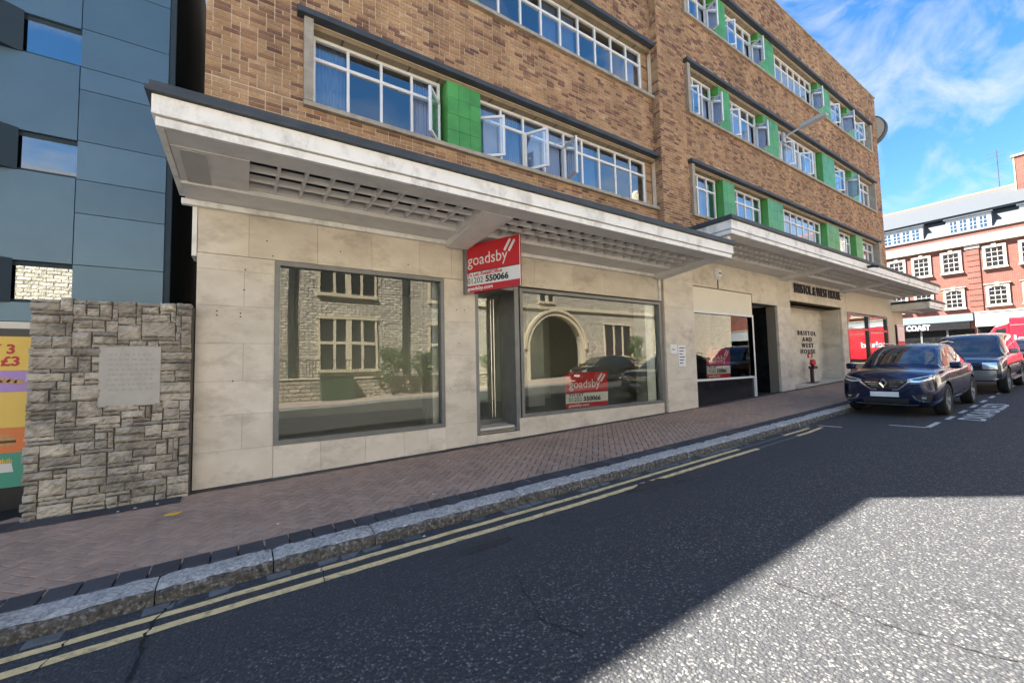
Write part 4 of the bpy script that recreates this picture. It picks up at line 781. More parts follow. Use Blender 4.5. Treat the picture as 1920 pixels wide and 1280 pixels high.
for y0, y1 in ((9.75, 12.6), (5.75, 8.3), (1.6, 4.3), (-2.5, .2)):
    x = XRB + .42; d = MB(); d.box(x, x + 1.4, y0, y1, zc(10.2), zc(11.55)); o = d.build('dormer', m_sash, rb); c = MB(); c.box(x - .15, x + 1.5, y0 - .12, y1 + .12, zc(11.553), zc(11.66)); c.build('dormer_roof', m_dark, o)
    for k in range(4):
        ww = (y1 - y0 - .3) / 4; ya = y0 + .15 + k * ww + .09; yb = ya + ww - .18; g = MB(); g.box(x - .012, x - .002, ya, yb, zc(10.42), zc(11.32)); g.build('pane', m_pn, o)
        f_ = MB(); f_.box(x - .03, x - .013, (ya + yb) / 2 - .02, (ya + yb) / 2 + .02, zc(10.42), zc(11.32))
        for q in (1, 2): f_.box(x - .028, x - .0135, ya, yb, zc(10.42) + .3 * q - .015, zc(10.42) + .3 * q + .015)
        f_.build('glazing_bars', m_sash, o)
b = MB(); b.box(XRB - .35, XRB + .0, 7.1, YZ, zc(2.83), zc(3.42)); b.build('grey_fascia', m_fgrey, rb); b = MB(); b.box(XRB - .38, XRB + .0, 7.3, YZ, zc(2.18), zc(2.82)); b.build('sign_band', m_black, rb)
text('H COAST', .60, m_sw, 'sign_lettering', rb, (XRB - .40, 11.62, zc(2.28)), (0, -1, 0), (0, 0, 1), .03, .02, sx=.78)
b = MB(); b.box(XRB - .03, XRB + .0, 7.1, YZ, .7, zc(2.17)); b.build('shop_front', m_marble, rb)
for y in (8.6, 10.2, 12.0): b = MB(); b.box(XRB - .10, XRB - .031, y, y + .12, .7, zc(2.17)); b.build('mullion', m_grey, rb)
b = MB(); b.box(XRB - .45, XRB + .0, YA, 6.98, zc(2.30), zc(3.40)); b.build('pale_fascia', m_pale, rb); b = MB(); b.box(XRB - .5, XRB, YA, 7.0, zc(3.402), zc(3.5)); b.build('fascia_coping', m_cream2, rb); b = MB(); b.box(XRB - .04, XRB, YA, 6.95, .7, zc(2.295)); b.build('shop_front', m_marble, rb)
b = MB(); b.box(53.2, 55.6, 2.2, 4.55, zc(12.6), zc(16.3)); ch = b.build('chimney', m_rb, rb); b = MB(); b.box(53.15, 55.65, 4.551, 4.62, zc(12.6), zc(16.2)); b.build('rendered_side', mat('yellow_render', (.62, .48, .28), (.55, .42, .25), 2, .8), ch); b = MB(); b.box(53.1, 55.7, 2.1, 4.72, zc(16.3), zc(16.45)); b.build('chimney_cap', m_conc, ch)
ae = thing('roof_aerial', 'thin metal aerial mast standing on the slate roof beside the chimney', 'aerial', (54.2, 5.55, zc(14.1)))
b = MB(); b.tube((54.2, 5.55, zc(13.9)), (54.2, 5.55, zc(17.6)), .03, 6); b.build('mast', m_dark, ae)
for z, l in ((17.5, .9), (17.1, .8), (16.5, .6), (15.9, .5), (15.2, .5)): b = MB(); b.tube((54.2, 5.55 - l * .5, zc(z)), (54.2, 5.55 + l * .8, zc(z)), .02, 5); b.build('crossbar', m_dark, ae)
# far pavement before the red building
grid_sheet('far_pavement', [47.0, 50.0, 51], lin(-40, 40, 9), lambda x, y: base(x) - .03, m_conc)

# ------------------------------------------------------------------ small fittings
def simple(name, label, cat, mb, mt, bevel=.004): o = mb.build(name, mt, None, bevel=bevel); return tag(o, label, cat)
al = thing('alarm_box', 'white hexagonal alarm box on the stone above the cream board', 'alarm', (12.5, 7.05, 4.5))
b = MB(); b.lathe([(.0, -.09), (.13, -.09), (.19, -.02), (.19, .0)], (12.5, 7.10, 4.5), 'y', 6); b.build('cover', m_sw, al); b = MB(); b.box(12.42, 12.58, 7.003, 7.012, 4.47, 4.51); b.build('alarm_mark', m_ink, al)
b = MB(); b.box(12.49, 12.51, 7.085, 7.11, 4.02, 4.30); b.build('cable', m_ink, al)
np_ = thing('name_plate', 'small white notice plate fixed higher on the stone pillar', 'notice', (10.05, 7.07, 2.05)); b = MB(); b.box(9.90, 10.2, 7.055, 7.078, 1.98, 2.24); b.build('plate', m_sw, np_); b = MB(); b.box(9.96, 10.1, 7.05, 7.0549, 2.09, 2.11); b.build('printed_line', m_ink, np_)
np2 = thing('name_plate', 'taller white notice plate with lines of text on the stone pillar', 'notice', (10.4, 7.07, 1.7)); b = MB(); b.box(10.24, 10.58, 7.055, 7.078, 1.62, 2.22); b.build('plate', m_sw, np2)
for i in range(6): b = MB(); b.box(10.29, 10.53 - (i % 3) * .05, 7.05, 7.0549, 2.13 - i * .085, 2.155 - i * .085); b.build('printed_line', m_ink, np2)
m_lampg = mat('lamp_grey', (.42, .43, .44), None, rough=.5)
lp = thing('wall_lamp', 'grey street lamp on a bracket high on the brick wall', 'lamp', (17.8, 7.18, zc(8.75)))
b = MB(); b.box(17.7, 17.9, 7.10, 7.185, zc(8.55), zc(8.95)); b.build('bracket', m_lampg, lp, bevel=.01); b = MB(); b.tube((17.8, 7.12, zc(8.75)), (17.95, 6.55, zc(8.95)), .035, 8); b.build('arm', m_lampg, lp)
b = MB(); b.prism([(6.6, zc(8.90)), (6.0, zc(8.96)), (5.75, zc(8.99)), (5.72, zc(9.05)), (6.0, zc(9.11)), (6.6, zc(9.06))], 17.86, 18.12, 'x'); b.build('lamp_head', m_lampg, lp, bevel=.02)
cv = thing('security_camera', 'small black camera on the white fascia of the far canopy', 'camera', (19.0, 5.12, 5.0)); b = MB(); b.box(18.95, 19.05, 4.98, 5.178, 5.0, 5.09); b.tube((19, 5.0, 5.04), (19.0, 4.86, 4.99), .045, 8); b.build('body', m_ink, cv)
fl_ = thing('canopy_floodlight', 'small white box light under the corner of the far canopy', 'light', (10.0, 5.4, 4.78)); b = MB(); b.box(9.98, 10.12, 5.36, 5.5, 4.72, 4.838); b.build('housing', m_sw, fl_, bevel=.01)
st = thing('sanitiser_stand', 'black pedestal dispenser standing in the inscribed entrance recess', 'stand', (20.1, 7.55, base(20.1) + .04)); zb_ = base(20.1) + .037
b = MB(); b.box(19.85, 20.35, 7.4, 7.7, zb_, zb_ + .03); b.build('base', m_ink, st); b = MB(); b.box(20.03, 20.17, 7.5, 7.6, zb_ + .03, zb_ + .58); b.build('post', m_ink, st); b = MB(); b.box(19.97, 20.33, 7.42, 7.62, zb_ + .58, zb_ + .70); b.build('tray', m_ink, st)
b = MB(); b.prism([(19.93, zb_ + .80), (20.1, zb_ + .70), (20.3, zb_ + .79), (20.22, zb_ + .96), (20.02, zb_ + .98)], 7.45, 7.56); b.build('dispenser', m_prtred, st)
rn_ = thing('red_notice', 'small red notice on the recess wall above the dispenser', 'notice', (20.75, 7.84, 2.0)); b = MB(); b.box(20.55, 21.0, 7.83, 7.849, 1.80, 1.99); b.build('plate', m_red, rn_); b = MB(); b.box(20.66, 20.84, 7.826, 7.8299, 1.84, 1.95); b.build('printed_mark', m_sw, rn_)
rp_ = thing('red_display', 'red and white lightbox poster on the end pier of the shop', 'poster', (30.2, 7.05, 2.5)); b = MB(); b.box(29.6, 30.9, 7.02, 7.099, 1.3, 3.5); b.build('frame', m_black, rp_); b = MB(); b.box(29.68, 30.82, 7.015, 7.0199, 1.4, 2.6); b.build('red_sheet', m_red, rp_); b = MB(); b.box(29.68, 30.82, 7.015, 7.0199, 2.61, 3.4); b.build('white_sheet', m_sw, rp_)
fm = thing('floor_machine', 'yellow floor cleaning machine inside behind the glass door', 'machine', (4.25, 8.5, .54)); m_fy = mat('machine_yellow', (.70, .40, .02), None, rough=.45)
b = MB(); b.box(4.02, 4.5, 8.3, 8.8, .56, .82); b.build('base', m_ink, fm, bevel=.05); b = MB(); b.prism([(4.06, .82), (4.46, .82), (4.42, 1.2), (4.30, 1.42), (4.12, 1.2)], 8.36, 8.74); b.build('body', m_fy, fm, bevel=.04); b = MB(); b.tube((4.26, 8.6, 1.3), (4.3, 8.9, 1.75), .02, 6); b.build('handle', m_ink, fm)
yt = MB(); yt.prism([(-.72, 6.24), (-.60, 6.22), (-.56, 6.29), (-.68, 6.31)], pav(-.64, 6.26) + .002, pav(-.64, 6.26) + .009, 'z'); simple('yellow_label', 'small yellow label lying on the brown paving near the rubble wall', 'litter', yt, m_prtyel, 0)
for i, (x, y) in enumerate(((-1.2, 6.75), (-1.05, 6.78), (-.85, 6.80), (.35, 5.15), (2.9, 6.4), (1.6, 4.15), (2.05, 5.0))):
    b = MB(); z = (pav(x, y) if y > 4.6 else road(x, y)) + .011; b.add([(x + .018 * math.cos(a + i) * (1 + .4 * math.sin(3 * a)), y + .016 * math.sin(a + i), z) for a in (0, 1.2, 2.4, 3.6, 4.9)] + [(x, y, z + .008)], [(k, (k + 1) % 5, 5) for k in range(5)]); tag(b.build('paper_scrap', m_sw), 'tiny white litter scrap ' + ('at the rubble wall foot, leftmost of three', 'at the rubble wall foot, middle of three', 'at the rubble wall foot, rightmost of three', 'on the paving near the first kerb stones', 'on the paving below the first shop window', 'in the gutter beside the yellow lines', 'on the paving edge before the first shop window')[i], 'litter', 'scraps of white litter')

# ------------------------------------------------------------------ vehicles
def lathe_mesh(name, prof, mt, n=28):
    b = MB(); b.lathe(prof, (0, 0, 0), 'y', n); me = b.mesh(name, mt)
    for p in me.polygons: p.use_smooth = True
    return me
m_tyre = mat('tyre', (.012, .012, .013), None, rough=.85); m_rim = mat('alloy', (.50, .50, .51), None, rough=.3, metal=.9); m_cglass = mat('car_glass', (.012, .016, .02), None, rough=.02, spec=.9, coat=1); m_chrome = mat('chrome', (.85, .85, .86), None, rough=.08, metal=1); m_trim = mat('black_trim', (.014, .014, .015), None, rough=.5); m_lens = mat('lamp_lens', (.55, .58, .60), (.75, .78, .8), 25, .06, metal=.55, coat=1); m_lensd = mat('lamp_dark', (.05, .055, .06), None, rough=.08, coat=1); m_plate = mat('number_plate', (.72, .75, .77), None, rough=.4); m_well = mat('wheel_well', (.006, .006, .006), None, rough=.95)
def paint(name, c, metal=.6, rough=.22): return mat(name, c, None, rough=rough, metal=metal, coat=1)
def car(label, name, loc, rz, P, pm, lower=None, front='kadj', group=None, cat='car'):
    sl = (road(loc[0] + 2, loc[1]) - road(loc[0] - 2, loc[1])) / 4
    root = thing(name, label, cat, (loc[0], loc[1], road(*loc)), group, (0, -sl if abs(rz) < .1 else sl, rz)); root.scale = P.get('scale', (1, 1, 1)); bpy.context.view_layer.update()
    # body shell: lofted sections, mirrored, smoothed, wheel arches cut
    bm = bmesh.new(); rings = []
    for (x, w, zb, zs, zt) in P['body']:
        h = zs - zb
        half = [(0, zb), (.80 * w, zb), (.955 * w, zb + .07), (w, zb + .36 * h), (.992 * w, zb + .70 * h), (.955 * w, zs - .015), (.86 * w, zs + (zt - zs) * .45), (.5 * w, zs + (zt - zs) * .9), (0, zt)]
        rings.append([bm.verts.new((x, y, z)) for y, z in half + [(-y, z) for y, z in half[-2:0:-1]]])
    n = len(rings[0])
    for a, c in zip(rings, rings[1:]):
        for i in range(n): bm.faces.new((a[i], a[(i + 1) % n], c[(i + 1) % n], c[i]))
    bm.faces.new(rings[0][::-1]); bm.faces.new(rings[-1])
    bmesh.ops.recalc_face_normals(bm, faces=bm.faces[:]); me = bpy.data.meshes.new('body'); bm.to_mesh(me); bm.free(); me.materials.append(pm); me.materials.append(m_well)
    body = bpy.data.objects.new('body', me); COL.objects.link(body); ss = body.modifiers.new('s', 'SUBSURF'); ss.levels = ss.render_levels = 2
    cut = MB()
    for wx in P['wheels']:
        for s in (-1, 1): cut.lathe([(.001, 0), (P['wr'] + .055, 0), (P['wr'] + .055, .34), (.001, .34)], (wx, s * (P['hw'] - .13) - .17, P['wr'] + .01), 'y', 28)
    cme = cut.mesh('cut', m_well); co = bpy.data.objects.new('cut', cme); COL.objects.link(co); bo = body.modifiers.new('b', 'BOOLEAN'); bo.object = co; bo.operation = 'DIFFERENCE'; bo.solver = 'EXACT'
    bo.material_mode = 'TRANSFER' if hasattr(bo, 'material_mode') else bo.material_mode
    dg = bpy.context.evaluated_depsgraph_get(); me2 = bpy.data.meshes.new_from_object(body.evaluated_get(dg)); bpy.data.objects.remove(co); body.modifiers.clear(); body.data = me2; body.parent = root
    me2.polygons.foreach_set('use_smooth', [True] * len(me2.polygons))
    try: me2.set_sharp_from_angle(angle=R(40))
    except Exception: pass
    # cabin: lofted, painted; the glass panels are laid on it
    bm = bmesh.new(); rings = []
    for (x, zb, zt, wb, wt) in P['cabin']:
        half = [(0, zb - .06), (wb, zb - .06), (wb, zb), (wt + (wb - wt) * .08, zt - .075), (wt - .05, zt - .02), (wt * .55, zt), (0, zt + .012)]
        rings.append([bm.verts.new((x, y, z)) for y, z in half + [(-y, z) for y, z in half[-2:0:-1]]])
    n = len(rings[0])
    for a, c in zip(rings, rings[1:]):
        for i in range(n): bm.faces.new((a[i], a[(i + 1) % n], c[(i + 1) % n], c[i]))
    bm.faces.new(rings[0][::-1]); bm.faces.new(rings[-1]); bmesh.ops.recalc_face_normals(bm, faces=bm.faces[:])
    me = bpy.data.meshes.new('cabin'); bm.to_mesh(me); bm.free(); me.materials.append(pm); cab = bpy.data.objects.new('cabin', me); COL.objects.link(cab); ss = cab.modifiers.new('s', 'SUBSURF'); ss.levels = ss.render_levels = 1
    dg = bpy.context.evaluated_depsgraph_get(); me3 = bpy.data.meshes.new_from_object(cab.evaluated_get(dg)); cab.modifiers.clear(); cab.data = me3; cab.parent = root
    me3.polygons.foreach_set('use_smooth', [True] * len(me3.polygons))
    vb = [v.co.copy() for v in me2.vertices] + [v.co.copy() for v in me3.vertices]; k = len(me2.vertices); pb = [tuple(p.vertices) for p in me2.polygons] + [tuple(i + k for i in p.vertices) for p in me3.polygons]; bvh = BVHTree.FromPolygons(vb, pb)
    def lay_on(nm, mt, top, bot, axis, off=.006, rows=4, cols=10, parent=None):      # a trim or glass panel following the body surface
        def res(pl, t):
            tt = t * (len(pl) - 1); i = min(int(tt), len(pl) - 2); f_ = tt - i; return (pl[i][0] + (pl[i + 1][0] - pl[i][0]) * f_, pl[i][1] + (pl[i + 1][1] - pl[i][1]) * f_)
        b = MB(); vs = []; last = None
        for i in range(cols + 1):
            a, c = res(top, i / cols), res(bot, i / cols)
            for j in range(rows + 1):
                u, v = a[0] + (c[0] - a[0]) * j / rows, a[1] + (c[1] - a[1]) * j / rows
                o_, d_ = {'front': (Vector((-2, u, v)), Vector((1, 0, 0))), 'left': (Vector((u, -3, v)), Vector((0, 1, 0))), 'right': (Vector((u, 3, v)), Vector((0, -1, 0))), 'screen': (Vector((u - 1.5, v, 2.6)), Vector((1, 0, -.95)))}[axis]
                hit, nrm, ix, ds = bvh.ray_cast(o_, d_.normalized())
                if hit is None: hit, nrm = bvh.find_nearest(o_ + d_ * 2.0)[:2]
                vs.append(hit - d_.normalized() * off)
        b.add(vs, [(i * (rows + 1) + j, (i + 1) * (rows + 1) + j, (i + 1) * (rows + 1) + j + 1, i * (rows + 1) + j + 1) for i in range(cols) for j in range(rows)]); return b.build(nm, mt, parent or root, smooth=True, world=False)
    # wheels
    wr = P['wr']
    tme = lathe_mesh('tyre', [(wr * .66, -.10), (wr * .90, -.115), (wr * .985, -.09), (wr, -.04), (wr, .04), (wr * .985, .09), (wr * .90, .115), (wr * .66, .10)], m_tyre)
    wb = MB(); wb.lathe([(wr * .70, -.10), (wr * .64, -.095), (wr * .62, .06)], (0, 0, 0), 'y', 28)
    wb.lathe([(.0, -.075), (wr * .17, -.075), (wr * .17, -.02)], (0, 0, 0), 'y', 14)
    for q in range(5):
        for dq in (-.11, .11):
            a = 2 * math.pi * q / 5; r0, r1 = wr * .12, wr * .66; a1 = a + dq * 1.3; pa, pb_ = Vector((math.cos(a), 0, math.sin(a))) * r0, Vector((math.cos(a1), 0, math.sin(a1))) * r1; tn = Vector((-math.sin(a1), 0, math.cos(a1))) * .022
            wb.add([pa - tn + Vector((0, -.07, 0)), pa + tn + Vector((0, -.07, 0)), pb_ + tn + Vector((0, -.092, 0)), pb_ - tn + Vector((0, -.092, 0)), pa - tn, pa + tn, pb_ + tn, pb_ - tn], [(0, 1, 2, 3), (0, 3, 7, 4), (1, 5, 6, 2), (3, 2, 6, 7)])
    rme = wb.mesh('rim', m_rim); dsk = lathe_mesh('brake_disc', [(.0, .0), (wr * .6, .0)], m_well, 20)
    for wx in P['wheels']:
        for s in (-1, 1):
            wh = bpy.data.objects.new('wheel', tme); COL.objects.link(wh); wh.parent = root; wh.location = (wx, s * (P['hw'] - .125), wr + .0)
            if s > 0: wh.rotation_euler = (0, 0, math.pi)
            for nm, mm in (('rim', rme), ('brake_disc', dsk)): o = bpy.data.objects.new(nm, mm); COL.objects.link(o); o.parent = wh
    # glazing
    sc = P['screen']; lay_on('windscreen', m_cglass, [(sc[0], -sc[2]), (sc[0], sc[2])], [(sc[1], -sc[3]), (sc[1], sc[3])], 'screen', .006, 6, 12)
    for ax, s in (('left', -1), ('right', 1)):
        for i, (tp, bt) in enumerate(P['side']): lay_on('side_window', m_cglass, tp, bt, ax, .006, 4, 8)
        for x in P['doors']: lay_on('door_gap', m_well, [(x - .006, P['belt']), (x + .006, P['belt'])], [(x - .03, .42), (x - .018, .42)], ax, .003, 8, 1)
        for x in P['doors'][:-1]: lay_on('door_handle', P.get('handle', m_chrome), [(x + .78, P['belt'] - .10), (x + .98, P['belt'] - .10)], [(x + .78, P['belt'] - .135), (x + .98, P['belt'] - .135)], ax, .022, 1, 3)
        if P.get('strip'): lay_on('sill_strip', m_chrome, [(P['wheels'][0] + .45, .40), (P['wheels'][1] - .45, .46)], [(P['wheels'][0] + .45, .375), (P['wheels'][1] - .45, .43)], ax, .01, 1, 6)
        mrr = MB(); mx_, mz_ = P['mirror']; yb = P['hw'] - .02; mrr.box(mx_ - .06, mx_ + .10, s * yb if s > 0 else s * yb - .20, s * yb + .20 if s > 0 else s * yb, mz_, mz_ + .15); mo = mrr.build('mirror', P.get('mirmat', pm), root, bevel=.04, world=False, seg=3)
    if lower: lower(root, lay_on)
    return root
KJ = dict(scale=(1.02, 1.02, 1.07), hw=.92, wr=.355, wheels=(.92, 3.57), belt=.98, mirror=(1.28, 1.02), strip=True,
    body=[(.00, .62, .34, .77, .81), (.03, .72, .27, .85, .90), (.10, .825, .22, .915, .98), (.28, .885, .21, .955, 1.035), (.62, .915, .21, .98, 1.07), (1.0, .925, .21, 1.0, 1.095), (1.3, .92, .21, 1.0, 1.08), (2.2, .915, .22, 1.02, 1.03), (3.2, .92, .23, 1.05, 1.06), (3.9, .90, .26, 1.07, 1.09), (4.25, .85, .30, 1.05, 1.08), (4.40, .78, .36, 1.0, 1.02), (4.45, .68, .42, .92, .95)],
    cabin=[(1.02, 1.0, 1.08, .76, .72), (1.12, 1.0, 1.15, .80, .72), (1.82, 1.0, 1.53, .84, .635), (2.1, 1.0, 1.585, .85, .63), (2.7, 1.02, 1.605, .85, .63), (3.4, 1.03, 1.565, .84, .61), (3.95, 1.05, 1.46, .80, .57), (4.2, 1.05, 1.26, .76, .58), (4.34, 1.05, 1.12, .70, .58)],
    screen=(1.83, 1.06, .58, .70), side=[([(1.50, 1.24), (1.95, 1.455), (2.42, 1.49)], [(1.42, 1.075), (1.95, 1.07), (2.42, 1.08)]), ([(2.52, 1.49), (3.0, 1.485), (3.42, 1.43)], [(2.52, 1.08), (3.0, 1.09), (3.48, 1.13)]), ([(3.52, 1.41), (3.70, 1.37), (3.88, 1.28)], [(3.55, 1.14), (3.7, 1.16), (3.86, 1.2)])], doors=(1.36, 2.47, 3.52))
def front_kadj(root, L):
    # headlamps, grille with diamond badge, lower intakes, plate, chrome
    for s in (-1, 1):
        L('headlight', m_lens, [(s * .42, .845), (s * .60, .89), (s * .83, .95)], [(s * .42, .79), (s * .62, .785), (s * .83, .85)], 'front', .010, 4, 10)
        L('headlight_lamp', m_lensd, [(s * .50, .85), (s * .62, .87), (s * .76, .91)], [(s * .52, .82), (s * .62, .825), (s * .76, .865)], 'front', .014, 2, 6)
        L('fog_recess', m_trim, [(s * .52, .50), (s * .66, .53), (s * .80, .52)], [(s * .56, .40), (s * .68, .37), (s * .78, .385)], 'front', .010, 3, 6)
        L('fog_trim', m_chrome, [(s * .475, .50), (s * .52, .42), (s * .60, .372), (s * .76, .355)], [(s * .515, .50), (s * .545, .435), (s * .61, .392), (s * .76, .372)], 'front', .016, 1, 12)
        L('fog_lamp', m_lens, [(s * .64, .47), (s * .71, .47)], [(s * .64, .43), (s * .71, .43)], 'front', .018, 1, 2)
        L('grille', m_trim, [(s * .01, .865), (s * .22, .86), (s * .42, .84)], [(s * .01, .63), (s * .20, .63), (s * .40, .785)], 'front', .010, 5, 8)
        for k in range(4): z = .825 - k * .045; x1 = .40 - k * .05; L('grille_bar', m_chrome, [(s * .10, z), (s * x1, z + .008)], [(s * .10, z - .011), (s * x1, z - .003)], 'front', .016, 1, 6)
        L('grille_wing', m_chrome, [(s * .14, .622), (s * .24, .63), (s * .33, .70), (s * .43, .80)], [(s * .14, .60), (s * .25, .608), (s * .35, .685), (s * .455, .79)], 'front', .018, 1, 10)
    L('intake', m_trim, [(-.44, .42), (.44, .42)], [(-.40, .31), (.40, .31)], 'front', .010, 3, 10)
    L('skid_plate', m_rim, [(-.60, .30), (-.4, .295), (.4, .295), (.60, .30)], [(-.56, .275), (-.38, .265), (.38, .265), (.56, .275)], 'front', .012, 1, 10)
    b = MB(); b.box(-.035, -.015, -.26, .26, .455, .565); b.build('number_plate', m_plate, root, world=False, bevel=.004)
    b = MB(); zc_, h, w = .765, .11, .082
    outer = [(0, zc_ + h), (w, zc_), (0, zc_ - h), (-w, zc_)]; inner = [(0, zc_ + h * .58), (w * .52, zc_), (0, zc_ - h * .58), (-w * .52, zc_)]; x0, x1 = -.045, .01
    vs = [(x0, y, z) for y, z in outer] + [(x0 + .003, y, z) for y, z in inner] + [(x1, y, z) for y, z in outer]
    b.add(vs, [(i, (i + 1) % 4, 4 + (i + 1) % 4, 4 + i) for i in range(4)] + [(i, 8 + i, 8 + (i + 1) % 4, (i + 1) % 4) for i in range(4)]); b.build('badge', m_chrome, root, world=False)
    for s in (-1, 1):
        b = MB(); pts = [(1.95, s * .62, 1.555), (2.1, s * .63, 1.60), (2.8, s * .635, 1.625), (3.5, s * .61, 1.585), (3.7, s * .6, 1.54)]
        for p, q in zip(pts, pts[1:]): b.tube(p, q, .016, 6)
        b.build('roof_rail', m_chrome, root, world=False)
def front_disco(root, L):
    for s in (-1, 1):
        L('headlight', m_lens, [(s * .54, 1.00), (s * .84, 1.00)], [(s * .54, .80), (s * .84, .80)], 'front', .012, 3, 5)
        L('fog_lamp', m_lensd, [(s * .62, .62), (s * .74, .62)], [(s * .62, .54), (s * .74, .54)], 'front', .012, 1, 2)
    L('grille', m_trim, [(-.50, .99), (.50, .99)], [(-.50, .80), (.50, .80)], 'front', .012, 3, 8)
    for k in range(2): L('grille_bar', m_chrome, [(-.5, .95 - k * .08), (.5, .95 - k * .08)], [(-.5, .93 - k * .08), (.5, .93 - k * .08)], 'front', .02, 1, 6)
    L('bumper', m_rimgrey, [(-.93, .76), (.93, .76)], [(-.90, .46), (.90, .46)], 'front', .02, 4, 14)
    b = MB(); b.box(-.05, -.03, -.26, .26, .56, .67); b.build('number_plate', m_plate, root, world=False)
    for s in (-1, 1): b = MB(); b.box(1.35, 3.3, s * .93 - .08, s * .93 + .08, .40, .44); b.build('side_step', m_rimgrey, root, world=False, bevel=.01)
def front_plain(root, L):
    for s in (-1, 1): L('headlight', m_lens, [(s * .46, .80), (s * .78, .86)], [(s * .46, .72), (s * .78, .74)], 'front', .012, 3, 6)
    L('grille', m_trim, [(-.40, .74), (.40, .74)], [(-.36, .60), (.36, .60)], 'front', .012, 2, 8)
    L('intake', m_trim, [(-.55, .42), (.55, .42)], [(-.5, .30), (.5, .30)], 'front', .012, 2, 8)
    b = MB(); b.box(-.035, -.015, -.26, .26, .45, .56); b.build('number_plate', m_plate, root, world=False)
m_rimgrey = mat('bumper_grey', (.26, .27, .28), None, rough=.35, metal=.6)
DC = dict(hw=.96, wr=.40, wheels=(.95, 3.83), belt=1.16, mirror=(1.42, 1.22), mirmat=m_rimgrey,
    body=[(.00, .84, .46, .92, .96), (.03, .90, .42, 1.0, 1.05), (.12, .94, .40, 1.05, 1.12), (.5, .955, .38, 1.10, 1.17), (1.2, .96, .38, 1.15, 1.21), (2.4, .96, .38, 1.18, 1.19), (3.6, .96, .40, 1.20, 1.21), (4.6, .94, .44, 1.20, 1.21), (4.78, .90, .48, 1.15, 1.17), (4.82, .84, .55, 1.0, 1.05)],
    cabin=[(1.28, 1.14, 1.22, .84, .80), (1.38, 1.14, 1.32, .88, .78), (1.92, 1.14, 1.80, .90, .70), (2.1, 1.14, 1.855, .90, .70), (3.2, 1.16, 1.885, .90, .70), (4.5, 1.16, 1.88, .89, .70), (4.68, 1.16, 1.78, .88, .72), (4.78, 1.16, 1.24, .86, .78)],
    screen=(1.93, 1.33, .66, .78), side=[([(1.72, 1.52), (2.0, 1.74), (2.5, 1.76)], [(1.6, 1.25), (2.0, 1.24), (2.5, 1.24)]), ([(2.6, 1.76), (3.45, 1.77)], [(2.6, 1.24), (3.45, 1.25)]), ([(3.58, 1.77), (4.5, 1.74)], [(3.58, 1.25), (4.5, 1.27)])], doors=(1.55, 2.55, 3.52), handle=m_trim)
m_pblue = paint('paint_navy', (.004, .012, .055)); m_pgrey = paint('paint_bluegrey', (.04, .055, .085)); m_pmar = paint('paint_maroon', (.10, .012, .022)); m_pblk = paint('paint_black', (.008, .009, .012)); m_psil = paint('paint_silver', (.35, .36, .37))
car('navy blue SUV parked nearest at the kerb with a blank white number plate', 'parked_car', (13.1, 3.42), 0, KJ, m_pblue, front_kadj, group='cars parked along the kerb')
car('tall grey blue off-road car parked directly behind the navy SUV', 'parked_car', (19.0, 3.15), 0, DC, m_pgrey, front_disco, group='cars parked along the kerb')
car('dark red car parked third in the row by the far canopy', 'parked_car', (27.0, 2.85), 0, dict(KJ, scale=(1, 1, .95)), m_pmar, front_plain, group='cars parked along the kerb')
car('black car parked across the road, reflected in the window right of the door', 'parked_car', (17.6, -4.9), 0, KJ, m_pblk, front_plain, group='cars across the road')
# red delivery van side-on across the junction
m_vred = paint('van_red', (.55, .012, .03), .0, .35); VX, VY = 41.0, 5.7; vz = road(41, 3)
vn = thing('delivery_van', 'red delivery van with white lettering parked side-on at the junction', 'van', (42, 2, vz))
b = MB(); b.box(VX, VX + 2.2, VY - 6.6, VY - 1.35, vz + .55, vz + 3.05); b.build('cargo_box', m_vred, vn, bevel=.06); b = MB(); b.box(VX - .02, VX + 2.22, VY - 6.62, VY - 1.33, vz + 3.055, vz + 3.15); b.build('roof_edge', m_sw, vn, bevel=.02)
b = MB(); b.prism([(VY - 1.34, vz + .45), (VY - 1.34, vz + 2.75), (VY - .75, vz + 2.55), (VY - .15, vz + 1.6), (VY + .1, vz + 1.35), (VY + .15, vz + .45)], VX + .08, VX + 2.12, 'x'); b.build('cab', m_vred, vn, bevel=.06)
b = MB(); b.prism([(VY - 1.2, vz + 1.6), (VY - 1.2, vz + 2.4), (VY - .8, vz + 2.35), (VY - .35, vz + 1.6)], VX + .07, VX + .079, 'x'); b.build('side_window', m_cglass, vn)
b = MB(); b.box(VX - .15, VX + .06, VY - .55, VY - .4, vz + 1.5, vz + 1.95); b.build('mirror', m_trim, vn, bevel=.02)
b = MB(); b.box(VX + .1, VX + 2.1, VY - 6.5, VY - .2, vz + .38, vz + .549); b.build('chassis', m_trim, vn)
for y in (VY - .75, VY - 5.0):
    for x in (VX + .14, VX + 2.06): w = MB(); w.lathe([(.0, -.12), (.22, -.12), (.36, -.10), (.38, 0), (.36, .10), (.0, .12)], (x, y, vz + .38), 'x', 20); w.build('wheel', m_tyre, vn, smooth=True)
text('Iceland', .62, m_sw, 'van_lettering', vn, (VX - .012, 4.22, zc(.80)), (0, -1, 0), (0, 0, 1), .004, .01)
b = MB(); b.box(VX - .01, VX - .001, VY - 6.5, VY - 1.4, vz + 2.55, vz + 2.6); b.build('body_rail', m_psil, vn)

